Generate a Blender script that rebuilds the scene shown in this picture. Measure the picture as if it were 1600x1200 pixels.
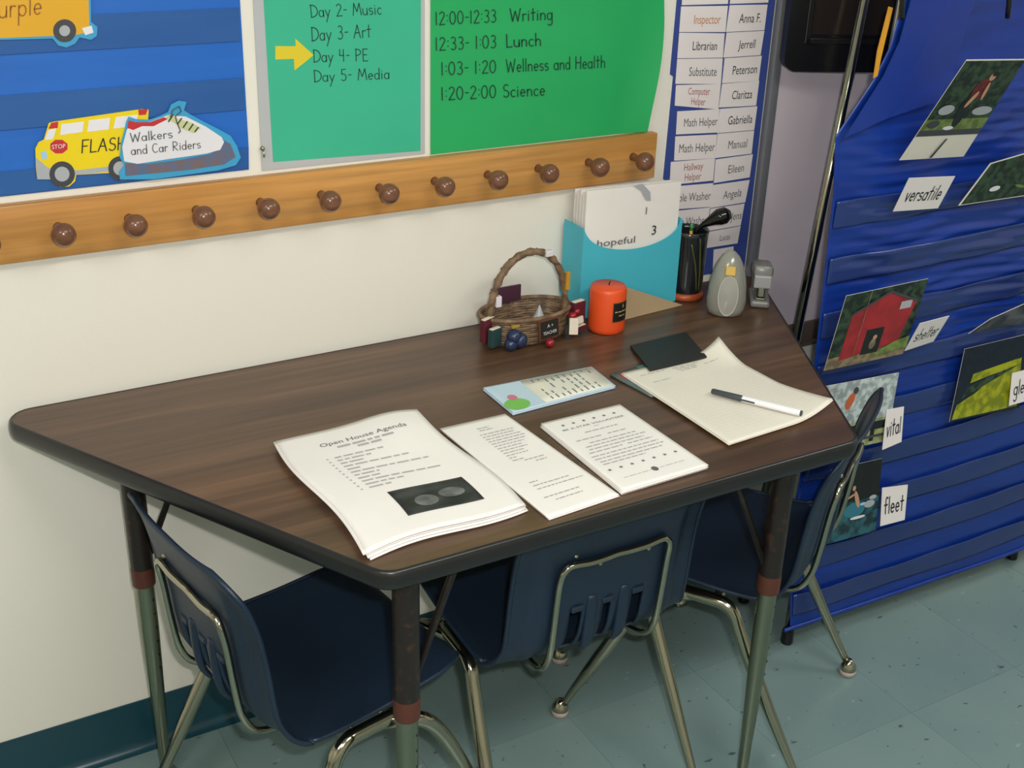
import bpy, bmesh, math, random
from mathutils import Vector, Matrix
random.seed(7)
for o in list(bpy.data.objects): bpy.data.objects.remove(o)
SC = bpy.context.scene
COL = SC.collection

# ------------------------------------------------------------------ camera
F = 1889.0
YAW, PIT, ROL = .534, .436, .032
CAM = Vector((-.148, -1.841, 1.582))
fwd = Vector((math.sin(YAW)*math.cos(PIT), math.cos(YAW)*math.cos(PIT), -math.sin(PIT)))
r0 = Vector((math.cos(YAW), -math.sin(YAW), 0)); u0 = r0.cross(fwd)
RT = r0*math.cos(ROL) + u0*math.sin(ROL)
UP = -r0*math.sin(ROL) + u0*math.cos(ROL)
cd = bpy.data.cameras.new('camera'); cam = bpy.data.objects.new('camera', cd); COL.objects.link(cam)
cd.sensor_width = 36; cd.lens = F/1600*36; cd.clip_start = .05; cd.clip_end = 50
m = Matrix((RT, UP, -fwd)).transposed().to_4x4(); m.translation = CAM
cam.matrix_world = m
SC.camera = cam

# ------------------------------------------------------------------ light and exposure
SC.view_settings.view_transform = 'Standard'; SC.view_settings.look = 'None'
SC.view_settings.gamma = 1; SC.view_settings.use_curve_mapping = False
SC.view_settings.exposure = 0.12
w = bpy.data.worlds.new('world'); SC.world = w; w.use_nodes = True
w.node_tree.nodes['Background'].inputs[0].default_value = (.9, .95, 1, 1)
w.node_tree.nodes['Background'].inputs[1].default_value = .1
def light(name, kind, loc, target, energy, color, size=None, sizey=None):
    l = bpy.data.lights.new(name, kind); l.energy = energy; l.color = color
    o = bpy.data.objects.new(name, l); COL.objects.link(o); o.location = loc
    o.rotation_euler = (Vector(target)-Vector(loc)).to_track_quat('-Z', 'Y').to_euler()
    if kind == 'AREA':
        l.shape = 'RECTANGLE'; l.size = size; l.size_y = sizey or size
    return o
fl = CAM + RT*.05 + UP*.05
fo = light('camera_flash', 'AREA', fl, fl+fwd, 14, (1, .97, .95), .035, .02)
light('ceiling_lamp_light', 'AREA', (.9, -2.2, 2.64), (.9, -2.2, 0), 25, (1, .98, .92), 1.2, .6)
light('ceiling_lamp_light', 'AREA', (-1.4, -1.9, 2.64), (-1.4, -1.9, 0), 20, (1, .97, .91), 1.2, .6)
light('ceiling_lamp_light', 'AREA', (3.0, -1.3, 2.64), (3.0, -1.3, 0), 14, (.9, .95, 1), 1.2, .6)

# ------------------------------------------------------------------ pixel helpers (a pixel of the photo carried onto a real plane)
def ray(x, y): return (fwd*F + RT*(x-800) - UP*(y-600)).normalized()
def on(axis, x, y, v):
    d = ray(x, y); t = (v-CAM[axis])/d[axis]; return CAM + d*t
def PX(x, y, v): return on(0, x, y, v)
def PY(x, y, v=0.): return on(1, x, y, v)
def PZ(x, y, v=0.): return on(2, x, y, v)

# ------------------------------------------------------------------ materials
def lin(c):
    return tuple((v/12.92 if v <= .04045 else ((v+.055)/1.055)**2.4) for v in c)
def rgb(r, g, b): return lin((r/255, g/255, b/255)) + (1,)
MC = {}
def mat(name, col, rough=.5, metal=0., noise=None, bump=0., bscale=60., spec=.5, coat=0., alpha=1., trans=0.):
    """principled; noise=(second colour, scale vector, detail, lo, hi)"""
    if name in MC: return MC[name]
    M = bpy.data.materials.new(name); M.use_nodes = True; nt = M.node_tree; N = nt.nodes; L = nt.links
    b = N['Principled BSDF']; c = rgb(*col)
    b.inputs['Base Color'].default_value = c; b.inputs['Roughness'].default_value = rough
    b.inputs['Metallic'].default_value = metal; b.inputs['Specular IOR Level'].default_value = spec
    b.inputs['Coat Weight'].default_value = coat; b.inputs['Alpha'].default_value = alpha
    b.inputs['Transmission Weight'].default_value = trans
    tc = N.new('ShaderNodeTexCoord')
    c2, sc, det, lo, hi = noise or (tuple(int(v*.975) for v in col), (8, 8, 8), 3, .3, .7)
    mp = N.new('ShaderNodeMapping'); mp.inputs['Scale'].default_value = sc
    L.new(tc.outputs['Object'], mp.inputs['Vector'])
    nz = N.new('ShaderNodeTexNoise'); nz.inputs['Scale'].default_value = 1; nz.inputs['Detail'].default_value = det
    L.new(mp.outputs['Vector'], nz.inputs['Vector'])
    rp = N.new('ShaderNodeValToRGB'); rp.color_ramp.elements[0].position = lo; rp.color_ramp.elements[1].position = hi
    rp.color_ramp.elements[0].color = c; rp.color_ramp.elements[1].color = rgb(*c2)
    L.new(nz.outputs['Fac'], rp.inputs['Fac']); L.new(rp.outputs['Color'], b.inputs['Base Color'])
    if bump:
        n2 = N.new('ShaderNodeTexNoise'); n2.inputs['Scale'].default_value = bscale; n2.inputs['Detail'].default_value = 3
        L.new(tc.outputs['Object'], n2.inputs['Vector'])
        bp = N.new('ShaderNodeBump'); bp.inputs['Strength'].default_value = bump; bp.inputs['Distance'].default_value = .002
        L.new(n2.outputs['Fac'], bp.inputs['Height']); L.new(bp.outputs['Normal'], b.inputs['Normal'])
    MC[name] = M; return M

def floor_mat():
    M = mat('floor_tile', (124, 146, 144), .3, noise=((112, 136, 136), (3, 3, 3), 4, .3, .7), spec=.5)
    nt = M.node_tree; N = nt.nodes; L = nt.links; b = N['Principled BSDF']
    src = b.inputs['Base Color'].links[0].from_socket
    tc = N['Texture Coordinate']
    geo = N.new('ShaderNodeNewGeometry')
    def specks(scale, thr, col, src, stretch):
        mp = N.new('ShaderNodeMapping'); mp.inputs['Scale'].default_value = stretch
        mp.inputs['Rotation'].default_value = (0, 0, scale*.37)
        L.new(geo.outputs['Position'], mp.inputs['Vector'])
        n = N.new('ShaderNodeTexNoise'); n.inputs['Scale'].default_value = scale; n.inputs['Detail'].default_value = 2
        L.new(mp.outputs['Vector'], n.inputs['Vector'])
        r = N.new('ShaderNodeValToRGB'); r.color_ramp.elements[0].position = thr; r.color_ramp.elements[1].position = thr+.05
        r.color_ramp.elements[0].color = (0, 0, 0, 1); r.color_ramp.elements[1].color = (1, 1, 1, 1)
        L.new(n.outputs['Fac'], r.inputs['Fac'])
        mx = N.new('ShaderNodeMix'); mx.data_type = 'RGBA'
        L.new(r.outputs['Color'], mx.inputs['Factor']); L.new(src, mx.inputs[6]); mx.inputs[7].default_value = rgb(*col)
        return mx.outputs[2]
    s = specks(42, .69, (66, 86, 90), src, (1, 1.7, 1))
    s = specks(30, .73, (60, 82, 84), s, (1.6, 1, 1))
    s = specks(26, .71, (146, 162, 158), s, (1, 1.4, 1))
    L.new(s, b.inputs['Base Color'])
    return M

def wood_mat(name, c1, c2, c3, scale, rough, spec=.5):
    M = bpy.data.materials.new(name); M.use_nodes = True; nt = M.node_tree; N = nt.nodes; L = nt.links
    b = N['Principled BSDF']; b.inputs['Roughness'].default_value = rough; b.inputs['Specular IOR Level'].default_value = spec
    tc = N.new('ShaderNodeTexCoord')
    def noise(sc, det, dist=0):
        mp = N.new('ShaderNodeMapping'); mp.inputs['Scale'].default_value = sc
        L.new(tc.outputs['Object'], mp.inputs['Vector'])
        n = N.new('ShaderNodeTexNoise'); n.inputs['Scale'].default_value = 1; n.inputs['Detail'].default_value = det
        n.inputs['Distortion'].default_value = dist
        L.new(mp.outputs['Vector'], n.inputs['Vector']); return n.outputs['Fac']
    r = N.new('ShaderNodeValToRGB'); e = r.color_ramp.elements
    e[0].position = .28; e[0].color = rgb(*c1); e[1].position = .72; e[1].color = rgb(*c3)
    k = e.new(.5); k.color = rgb(*c2)
    L.new(noise(scale, 6, .6), r.inputs['Fac'])
    r2 = N.new('ShaderNodeValToRGB'); r2.color_ramp.elements[0].position = .35; r2.color_ramp.elements[1].position = .65
    r2.color_ramp.elements[0].color = (.72, .72, .72, 1); r2.color_ramp.elements[1].color = (1, 1, 1, 1)
    L.new(noise((scale[0]*2.5, scale[1]*5, scale[2]*5), 4), r2.inputs['Fac'])
    mx = N.new('ShaderNodeMix'); mx.data_type = 'RGBA'; mx.blend_type = 'MULTIPLY'; mx.inputs['Factor'].default_value = 1
    L.new(r.outputs['Color'], mx.inputs[6]); L.new(r2.outputs['Color'], mx.inputs[7])
    L.new(mx.outputs[2], b.inputs['Base Color'])
    return M

WALL = mat('wall_paint', (234, 230, 218), .6, bump=.15, bscale=120, noise=((231, 227, 214), (1.5, 1.5, 1.5), 2, .3, .7))
CEIL = mat('ceiling_paint', (225, 222, 212), .8)
BASE = mat('cove_base_vinyl', (24, 66, 78), .25)
FLOOR = floor_mat()
SUB = mat('subfloor', (60, 70, 70), .8)
WALNUT = wood_mat('walnut_laminate', (74, 54, 40), (94, 69, 51), (114, 84, 62), (1.6, 22, 22), .33)
OAK = wood_mat('honey_oak', (196, 136, 66), (208, 150, 80), (216, 162, 96), (1.5, 16, 16), .35)
DKWOOD = mat('dark_peg_wood', (124, 84, 62), .22, noise=((104, 68, 48), (30, 90, 90), 4, .3, .7))
EDGE = mat('black_vinyl_edge', (30, 30, 30), .32)
BLKENAMEL = mat('black_leg_enamel', (30, 23, 19), .4, noise=((74, 50, 32), (70, 70, 70), 6, .55, .8))
RUST = mat('brown_leg_cap', (84, 44, 30), .5)
CHROME = mat('chrome', (176, 172, 152), .13, 1.)
CHROMED = mat('dull_chrome', (150, 154, 134), .3, 1.)
NAVY = mat('navy_plastic', (24, 42, 62), .42, bump=.25, bscale=500, noise=((20, 36, 55), (6, 6, 6), 3, .3, .7))
NYLON = mat('nylon_glide', (190, 172, 160), .5)
BLACK = mat('black_plastic', (16, 16, 18), .3)
SCREEN = mat('screen_glass', (40, 34, 30), .2)  # brownish base colour stands in for the reflection in the dark glass
INK = mat('black_ink', (28, 34, 36), .7)
INKG = mat('green_marker_ink', (20, 58, 44), .7)
INKGR = mat('grey_ink', (96, 98, 100), .7)
INKL = mat('light_grey_print', (176, 174, 172), .7)
INKR = mat('red_ink', (170, 100, 98), .7)
INKO = mat('orange_ink', (200, 136, 84), .7)
PAPER = mat('white_paper', (240, 236, 230), .6)
PAPER2 = mat('ivory_paper', (232, 226, 212), .6)
CARD = mat('card_stock', (238, 230, 228), .5)
MINT = mat('mint_paper', (62, 184, 146), .35)
GREEN = mat('green_paper', (40, 172, 98), .35)
LAMIN = mat('laminate_margin', (186, 188, 190), .25)
YEL = mat('yellow_paper', (226, 204, 44), .5)
BUSY = mat('bus_yellow', (238, 210, 16), .4)
BUSO = mat('bus_orange_yellow', (226, 168, 28), .4)
CYAN = mat('cyan_print', (62, 160, 206), .4)
RED = mat('red_print', (196, 44, 48), .45)
WHITE = mat('white_print', (230, 228, 232), .4)
DGREY = mat('dark_grey_print', (66, 66, 72), .4)
LGREY = mat('light_grey_print_fill', (172, 176, 180), .4)
PALEB = mat('pale_blue_print', (160, 205, 236), .4)
BLUEF = mat('blue_nylon', (20, 96, 186), .5, noise=((24, 104, 196), (4, 4, 30), 3, .3, .7))
BLUEV = mat('blue_behind_vinyl', (50, 98, 162), .22, noise=((40, 88, 156), (3, 3, 12), 3, .3, .7))
ROYAL = mat('royal_blue_nylon', (17, 56, 148), .3, noise=((12, 43, 124), (4, 4, 40), 3, .3, .7), spec=.5)
ROYALV = mat('royal_blue_behind_vinyl', (42, 60, 116), .18, noise=((32, 52, 112), (4, 4, 12), 3, .3, .7))
NAVYCH = mat('indigo_nylon', (56, 76, 148), .5)
ALU = mat('aluminium', (132, 134, 138), .35, .25)
WBOARD = mat('whiteboard_surface', (226, 214, 222), .35)
TRAY = mat('tray_wood', (92, 80, 72), .5)

# ------------------------------------------------------------------ object helpers
def obj(name, verts, faces, material, parent=None, smooth=False, label=None, cat=None, group=None, kind=None, mats=None, fm=None):
    me = bpy.data.meshes.new(name); me.from_pydata([tuple(v) for v in verts], [], faces)
    for mm in (mats or [material]): me.materials.append(mm)
    if fm:
        for p, k in zip(me.polygons, fm): p.material_index = k
    if smooth:
        for p in me.polygons: p.use_smooth = True
    me.update()
    o = bpy.data.objects.new(name, me); COL.objects.link(o)
    if parent:
        o.parent = parent; o.matrix_parent_inverse = Matrix.Identity(4)
    props(o, label, cat, group, kind); return o
def props(o, label=None, cat=None, group=None, kind=None):
    if label: o['label'] = label
    if cat: o['category'] = cat
    if group: o['group'] = group
    if kind: o['kind'] = kind
def empty(name, loc, rz=0, label=None, cat=None, group=None, kind=None):
    o = bpy.data.objects.new(name, None); COL.objects.link(o); o.location = loc; o.rotation_euler = (0, 0, rz)
    o.empty_display_size = .05
    props(o, label, cat, group, kind); return o
class MB:
    def __init__(s): s.v = []; s.f = []; s.m = []; s.k = 0
    def add(s, v, f):
        n = len(s.v); s.v += [tuple(x) for x in v]; s.f += [tuple(i+n for i in q) for q in f]; s.m += [s.k]*len(f); return s
    def box(s, c, d, rz=0, bev=0):
        bm = bmesh.new(); bmesh.ops.create_cube(bm, size=1)
        for q in bm.verts: q.co = Vector((q.co.x*d[0], q.co.y*d[1], q.co.z*d[2]))
        if bev: bmesh.ops.bevel(bm, geom=bm.edges[:], offset=bev, segments=2, affect='EDGES', profile=.5)
        R = Matrix.Rotation(rz, 3, 'Z')
        bm.verts.index_update()
        s.add([R @ q.co + Vector(c) for q in bm.verts], [[q.index for q in fc.verts] for fc in bm.faces]); bm.free(); return s
    def tube(s, pts, r, n=12, cap=True, closed=False):
        pts = [Vector(p) for p in pts]; rs = r if isinstance(r, (list, tuple)) else [r]*len(pts)
        t0 = (pts[1]-pts[0]).normalized(); a = t0.orthogonal().normalized(); V = []
        N = len(pts)
        for i, p in enumerate(pts):
            if closed: t = (pts[(i+1) % N]-pts[i-1]).normalized()
            elif i == 0: t = t0
            elif i == N-1: t = (pts[-1]-pts[-2]).normalized()
            else: t = ((pts[i+1]-p).normalized()+(p-pts[i-1]).normalized()).normalized()
            a = (a-t*a.dot(t)).normalized(); b = t.cross(a)
            for k in range(n):
                an = 2*math.pi*k/n; V.append(p+(a*math.cos(an)+b*math.sin(an))*rs[i])
        Fc = []
        for i in range(N if closed else N-1):
            j = (i+1) % N
            for k in range(n): Fc.append((i*n+k, i*n+(k+1) % n, j*n+(k+1) % n, j*n+k))
        if cap and not closed: Fc.append(tuple(range(n))[::-1]); Fc.append(tuple((N-1)*n+k for k in range(n)))
        return s.add(V, Fc)
    def lathe(s, prof, c=(0, 0, 0), n=24, sx=1, sy=1):
        V = []; Fc = []; c = Vector(c)
        for r, z in prof:
            for k in range(n):
                a = 2*math.pi*k/n; V.append(c+Vector((r*sx*math.cos(a), r*sy*math.sin(a), z)))
        for i in range(len(prof)-1):
            for k in range(n): Fc.append((i*n+k, i*n+(k+1) % n, (i+1)*n+(k+1) % n, (i+1)*n+k))
        Fc.append(tuple(range(n))[::-1]); Fc.append(tuple((len(prof)-1)*n+k for k in range(n)))
        return s.add(V, Fc)
    def ball(s, c, r, n=12, sz=1.):
        return s.lathe([(r*math.sin(math.pi*i/n)+1e-5, -r*sz*math.cos(math.pi*i/n)) for i in range(n+1)], c, 2*n)
    def slab(s, pts, nrm, th):
        """polygon pts extruded by th along nrm (front face at pts+nrm*th)"""
        nrm = Vector(nrm); pts = [Vector(p) for p in pts]; n = len(pts)
        ar = sum((pts[i].cross(pts[(i+1) % n]) for i in range(n)), Vector())
        if ar.dot(nrm) < 0: pts = pts[::-1]
        V = pts+[p+nrm*th for p in pts]
        return s.add(V, [tuple(range(n))[::-1], tuple(range(n, 2*n))]+[(i, (i+1) % n, n+(i+1) % n, n+i) for i in range(n)])
    def out(s, name, material, parent=None, smooth=False, mats=None, **k):
        return obj(name, s.v, s.f, material, parent, smooth, mats=mats, fm=s.m if mats else None, **k)
def shade_auto(o, ang=40):
    me = o.data
    for p in me.polygons: p.use_smooth = True
    me.set_sharp_from_angle(angle=math.radians(ang))
    return o
def circ(c, r, n=28, sx=1, sy=1, ux=Vector((1, 0, 0)), uy=Vector((0, 0, 1)), a0=0, a1=2*math.pi):
    c = Vector(c)
    if a1-a0 > 6.28: return [c+ux*(r*sx*math.cos(2*math.pi*k/n))+uy*(r*sy*math.sin(2*math.pi*k/n)) for k in range(n)]
    return [c+ux*(r*sx*math.cos(a0+(a1-a0)*k/n))+uy*(r*sy*math.sin(a0+(a1-a0)*k/n)) for k in range(n+1)]
def bez(pts, n=6):
    """Catmull-Rom through pts"""
    P = [Vector(p) for p in pts]; P = [P[0]*2-P[1]]+P+[P[-1]*2-P[-2]]; out = []
    for i in range(1, len(P)-2):
        for k in range(n):
            t = k/n; a, b, c, d = P[i-1:i+3]
            out.append(.5*((2*b)+(c-a)*t+(2*a-5*b+4*c-d)*t*t+(3*b-a-3*c+d)*t**3))
    out.append(P[-2]); return out

# ------------------------------------------------------------------ lettering
FC = bpy.data.curves.new('lettering_font', 'FONT')
def font_geo(s):
    FC.body = s; FC.size = 1; FC.resolution_u = 3
    o = bpy.data.objects.new('t', FC); me = o.to_mesh()
    V = [v.co.copy() for v in me.vertices]; Fc = [tuple(p.vertices) for p in me.polygons]
    o.to_mesh_clear(); bpy.data.objects.remove(o)
    x0 = min(v.x for v in V); x1 = max(v.x for v in V)
    return [(( v.x-x0)/(x1-x0), v.y/.73) for v in V], Fc, (x1-x0)/.73
# handwriting: single strokes on a 0..1 high cell; A(cx,cy,rx,ry,a0,a1) are arcs in degrees
def A(cx, cy, rx, ry, a0, a1, n=9):
    return [(cx+rx*math.cos(math.radians(a0+(a1-a0)*i/n)), cy+ry*math.sin(math.radians(a0+(a1-a0)*i/n))) for i in range(n+1)]
G = {
 'D': (.62, [[(.05, 0), (.05, 1)], [(.0, 1)]+A(.1, .5, .5, .5, 90, -90)+[(0, 0)]]),
 'a': (.5, [A(.22, .27, .2, .27, 60, 400), [(.42, .55), (.42, 0)]]),
 'y': (.48, [[(.03, .55), (.2, .05)], [(.42, .55), (.05, -.45)]]),
 'M': (.8, [[(.02, 0), (.15, 1), (.38, .3), (.62, 1), (.75, 0)]]),
 'u': (.5, [[(.04, .55)]+A(.23, .2, .19, .2, 180, 360)+[(.42, .55)], [(.42, .3), (.42, 0)]]),
 's': (.42, [A(.2, .42, .16, .13, 40, 270, 7)+A(.2, .15, .17, .14, 90, -140, 7)]),
 'i': (.2, [[(.08, .55), (.08, 0)], [(.08, .72), (.085, .76)]]),
 'c': (.44, [A(.24, .27, .2, .27, 50, 310)]),
 'A': (.64, [[(.0, 0), (.3, 1), (.58, 0)], [(.12, .4), (.48, .4)]]),
 'r': (.36, [[(.06, .55), (.06, 0)], A(.22, .36, .16, .18, 180, 50, 5)]),
 't': (.4, [[(.18, .95), (.18, 0)], [(.0, .6), (.36, .62)]]),
 'P': (.56, [[(.05, 0), (.05, 1)], [(.0, 1)]+A(.14, .74, .33, .26, 90, -90)+[(.05, .48)]]),
 'E': (.54, [[(.46, 1), (.05, 1), (.05, 0), (.46, 0)], [(.05, .52), (.38, .52)]]),
 'e': (.48, [[(.05, .28), (.4, .3)]+A(.23, .28, .18, .27, 5, 315)]),
 'd': (.5, [A(.22, .27, .2, .27, 60, 400), [(.42, 1), (.42, 0)]]),
 'W': (.9, [[(.02, 1), (.2, 0), (.42, .8), (.62, 0), (.84, 1)]]),
 'n': (.5, [[(.06, .55), (.06, 0)], A(.24, .34, .17, .2, 180, 0, 6)+[(.41, 0)]]),
 'g': (.5, [A(.22, .27, .2, .27, 60, 400), [(.42, .55), (.42, -.25)]+A(.24, -.25, .18, .2, 0, -150, 6)]),
 'L': (.5, [[(.05, 1), (.05, 0), (.44, .02)]]),
 'h': (.5, [[(.06, 1), (.06, 0)], A(.24, .34, .17, .2, 180, 0, 6)+[(.41, 0)]]),
 'l': (.18, [[(.08, 1), (.08, 0)]]),
 'H': (.62, [[(.05, 1), (.05, 0)], [(.52, 1), (.52, 0)], [(.05, .5), (.52, .5)]]),
 'S': (.54, [A(.27, .75, .2, .24, 40, 270, 8)+A(.25, .26, .22, .26, 90, -150, 8)]),
 'C': (.6, [A(.32, .5, .28, .5, 50, 310)]),
 'R': (.6, [[(.05, 0), (.05, 1)]+A(.14, .74, .33, .26, 90, -90)+[(.08, .48), (.5, 0)]]),
 'k': (.46, [[(.05, 1), (.05, 0)], [(.38, .55), (.07, .25), (.4, 0)]]),
 'o': (.48, [A(.23, .27, .2, .27, 90, 450, 12)]),
 'v': (.44, [[(.03, .55), (.2, 0), (.38, .55)]]),
 'f': (.38, [A(.26, .8, .12, .18, 40, 180, 5)+[(.14, 0)], [(.0, .52), (.32, .54)]]),
 'p': (.5, [[(.06, .55), (.06, -.45)], A(.25, .27, .19, .27, 150, -150)]),
 'm': (.7, [[(.06, .55), (.06, 0)], A(.2, .36, .13, .18, 180, 0, 6)+[(.33, 0)], A(.47, .36, .13, .18, 180, 0, 6)+[(.6, 0)]]),
 'F': (.5, [[(.46, 1), (.05, 1), (.05, 0)], [(.05, .52), (.38, .52)]]),
 'b': (.5, [[(.06, 1), (.06, 0)], A(.25, .27, .19, .27, 150, -150)]),
 '0': (.6, [A(.27, .5, .24, .5, 90, 450, 14)]),
 '1': (.26, [[(.1, 1), (.1, 0)]]),
 '2': (.56, [A(.26, .74, .2, .26, 160, -10, 7)+[(.04, 0), (.5, .02)]]),
 '3': (.54, [A(.24, .77, .19, .23, 140, -90, 7), A(.24, .27, .22, .27, 90, -140, 8)]),
 '4': (.52, [[(.08, 1), (.05, .5), (.42, .5)], [(.38, 1), (.38, 0)]]),
 '5': (.52, [[(.42, 1), (.1, 1), (.08, .58)]+A(.22, .3, .22, .3, 100, -140, 8)]),
 ':': (.2, [[(.08, .28), (.085, .32)], [(.08, .68), (.085, .72)]]),
 '-': (.36, [[(.05, .5), (.3, .5)]]), '.': (.16, [[(.05, 0), (.06, .03)]]), ' ': (.34, []),
}
def split_sharp(st):
    out = []
    for line in st:
        cur = [line[0]]
        for i in range(1, len(line)):
            cur.append(line[i])
            if i < len(line)-1:
                a = Vector(line[i])-Vector(line[i-1]); b = Vector(line[i+1])-Vector(line[i])
                if a.length > 1e-6 and b.length > 1e-6 and a.angle(b) > .9: out.append(cur); cur = [line[i]]
        out.append(cur)
    return out
def hand_geo(s, th=.075):
    V = []; Fc = []; x = 0
    for ch in s:
        wd, st = G[ch]
        for line in split_sharp(st):
            pts = [Vector((x+a, b, 0)) for a, b in line]
            n0 = len(V)
            for i, p in enumerate(pts):
                a = pts[max(i-1, 0)]; b = pts[min(i+1, len(pts)-1)]; d = (b-a)
                d = d.normalized() if d.length > 1e-6 else Vector((1, 0, 0)); nn = Vector((-d.y, d.x, 0))*th/2
                if i == 0: p = p-d*th*.3
                if i == len(pts)-1: p = p+d*th*.3
                V += [p+nn, p-nn]
            for i in range(len(pts)-1):
                k = n0+2*i; Fc.append((k, k+1, k+3, k+2))
        x += wd+.07
    x -= .07
    return [(v.x/x, v.y) for v in V], Fc, x
def write(name, s, fn, material, parent, hand=True, th=.085, label=None):
    """fn maps (u along the line 0..1, v height 0..1) to a point"""
    V, Fc, _ = hand_geo(s, th) if hand else font_geo(s)
    return obj(name, [fn(u, v) for u, v in V], Fc, material, parent, label=label)
def quadmap(bl, br, tl, nrm=(0, -1, 0), off=.0012):
    bl, br, tl = Vector(bl), Vector(br), Vector(tl); n = Vector(nrm)*off
    return lambda u, v: bl+(br-bl)*u+(tl-bl)*v+n
def writepx(name, s, bl, br, h, y, material, parent, hand=True, off=.0012, th=.085, lean=0):
    """text whose baseline runs from pixel bl to pixel br on the plane y, h metres high"""
    a = PY(*bl, y); b = PY(*br, y)
    return write(name, s, quadmap(a, b, a+Vector((lean*h, 0, h)), off=off), material, parent, hand, th)

# ================================================================== ROOM
def struct(mb, name, material, smooth=False):
    return mb.out(name, material, None, smooth, kind='structure')
X0, X1, Y0, ZC = -2.6, 4.2, -4.2, 2.7
struct(MB().box(((X0+X1)/2, .06, ZC/2), (X1-X0+.24, .12, ZC)), 'wall_back', WALL)
struct(MB().box((X0-.06, Y0/2, ZC/2), (.12, -Y0, ZC)), 'wall_left', WALL)
struct(MB().box((X1+.06, Y0/2, ZC/2), (.12, -Y0, ZC)), 'wall_right', WALL)
struct(MB().box(((X0+X1)/2, Y0-.06, ZC/2), (X1-X0+.24, .12, ZC)), 'wall_front', WALL)
struct(MB().box(((X0+X1)/2, Y0/2, ZC+.05), (X1-X0+.24, -Y0+.24, .1)), 'ceiling', CEIL)
fl_ = struct(MB().box(((X0+X1)/2, Y0/2, -.054), (X1-X0+.24, -Y0+.24, .1)), 'floor', SUB)
# vinyl tiles: single pieces where the picture shows the floor, joined beyond
T = .305; g = .00025; bev = .0008
tm = MB().box((0, 0, -.002), (T-2*g, T-2*g, .004))
tile_me = None; far = MB()
i0 = math.floor(X0/T); i1 = math.ceil(X1/T); j1 = 0; j0 = math.floor(Y0/T)
for i in range(i0, i1):
    for j in range(j0, 0):
        cx = max(X0, i*T); cx2 = min(X1, (i+1)*T); cy = max(Y0, j*T); cy2 = (j+1)*T
        if cx2-cx < .01 or cy2-cy < .01: continue
        c = ((cx+cx2)/2, (cy+cy2)/2)
        if -1 <= i < 11 and -5 <= j:
            if tile_me is None:
                o = tm.out('tile', FLOOR, fl_); tile_me = o.data
            else:
                o = bpy.data.objects.new('tile', tile_me); COL.objects.link(o); o.parent = fl_
            o.location = (c[0], c[1], random.uniform(-.0002, 0))
        else: far.box((c[0], c[1], -.002), (cx2-cx-2*g, cy2-cy-2*g, .004))
far.out('tile_field', FLOOR, fl_, kind='stuff')
# cove base
def coveprof(xa, xb):
    pr = [(0, .107), (-.003, .107), (-.0035, .102), (-.0035, .022), (-.006, .012), (-.012, .005), (-.018, .002), (-.018, 0), (0, 0)]
    V = [(x, y, z) for x in (xa, xb) for y, z in pr]; n = len(pr)
    return MB().add(V, [tuple(range(n)), tuple(range(n, 2*n))[::-1]]+[(k, n+k, n+(k+1) % n, (k+1) % n) for k in range(n)])
shade_auto(struct(coveprof(X0, X1), 'baseboard_back', BASE), 50)
struct(MB().box((X0+.002, Y0/2, .053), (.004, -Y0-.04, .107)), 'baseboard_left', BASE)
struct(MB().box((X1-.002, Y0/2, .053), (.004, -Y0-.04, .107)), 'baseboard_right', BASE)
LAMPE = bpy.data.materials.new('lamp_diffuser'); LAMPE.use_nodes = True
LAMPE.node_tree.nodes['Principled BSDF'].inputs['Emission Color'].default_value = (1, .96, .88, 1)
LAMPE.node_tree.nodes['Principled BSDF'].inputs['Emission Strength'].default_value = 3
for (x, y, wch) in ((.9, -2.2, 'middle'), (-1.4, -1.9, 'left'), (3.0, -1.3, 'right')):
    e = empty('ceiling_light', (x, y, 2.66), label='recessed fluorescent ceiling light over the %s of the room' % wch, cat='light')
    fr = MB()
    for sx, sy, dx, dy in ((0, .33, 1.3, .05), (0, -.33, 1.3, .05), (.63, 0, .04, .61), (-.63, 0, .04, .61)): fr.box((sx, sy, .02), (dx, dy, .05))
    fr.out('frame', ALU, e); MB().box((0, 0, .025), (1.22, .62, .01)).out('diffuser', LAMPE, e)

# ================================================================== PEG RAIL
rail = empty('peg_rail', (.3, 0, .97), label='honey oak coat peg rail on the wall under the green charts', cat='coat rack')
def toloc(mb, e):
    inv = Matrix.Translation(e.location).inverted() if e.rotation_euler.z == 0 else (Matrix.Translation(e.location) @ Matrix.Rotation(e.rotation_euler.z, 4, 'Z')).inverted()
    mb.v = [tuple(inv @ Vector(v)) for v in mb.v]; return mb
def part(mb, name, material, e, smooth=False, ang=None, **k):
    o = toloc(mb, e).out(name, material, e, smooth, **k)
    if ang: shade_auto(o, ang)
    return o
part(MB().box(((-1.2+1.231)/2, -.0105, 1.013), (1.231+1.2, .019, .087), bev=.0025), 'board', OAK, rail, ang=30)
for k in range(-11, 11):
    x = .139+.1037*k+(.004 if k == 9 else 0)
    if k < -11: continue
    mb = MB()
    # turned peg pointing into the room
    prof = [(.0075, 0), (.007, .006), (.006, .016), (.0065, .021), (.011, .026), (.0155, .032), (.0175, .039), (.0168, .046), (.013, .052), (.007, .0555), (.001, .0565)]
    V = []; n = 20
    for r, d in prof:
        for q in range(n): V.append((x+r*math.cos(6.28318*q/n), -.02-d, 1.0165+r*math.sin(6.28318*q/n)))
    Fc = [(i*n+q, i*n+(q+1) % n, (i+1)*n+(q+1) % n, (i+1)*n+q) for i in range(len(prof)-1) for q in range(n)]
    mb.add(V, [tuple(range(n))]+[f[::-1] for f in Fc]+[tuple((len(prof)-1)*n+q for q in range(n))[::-1]])
    part(mb, 'peg', DKWOOD, rail, True)

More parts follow.
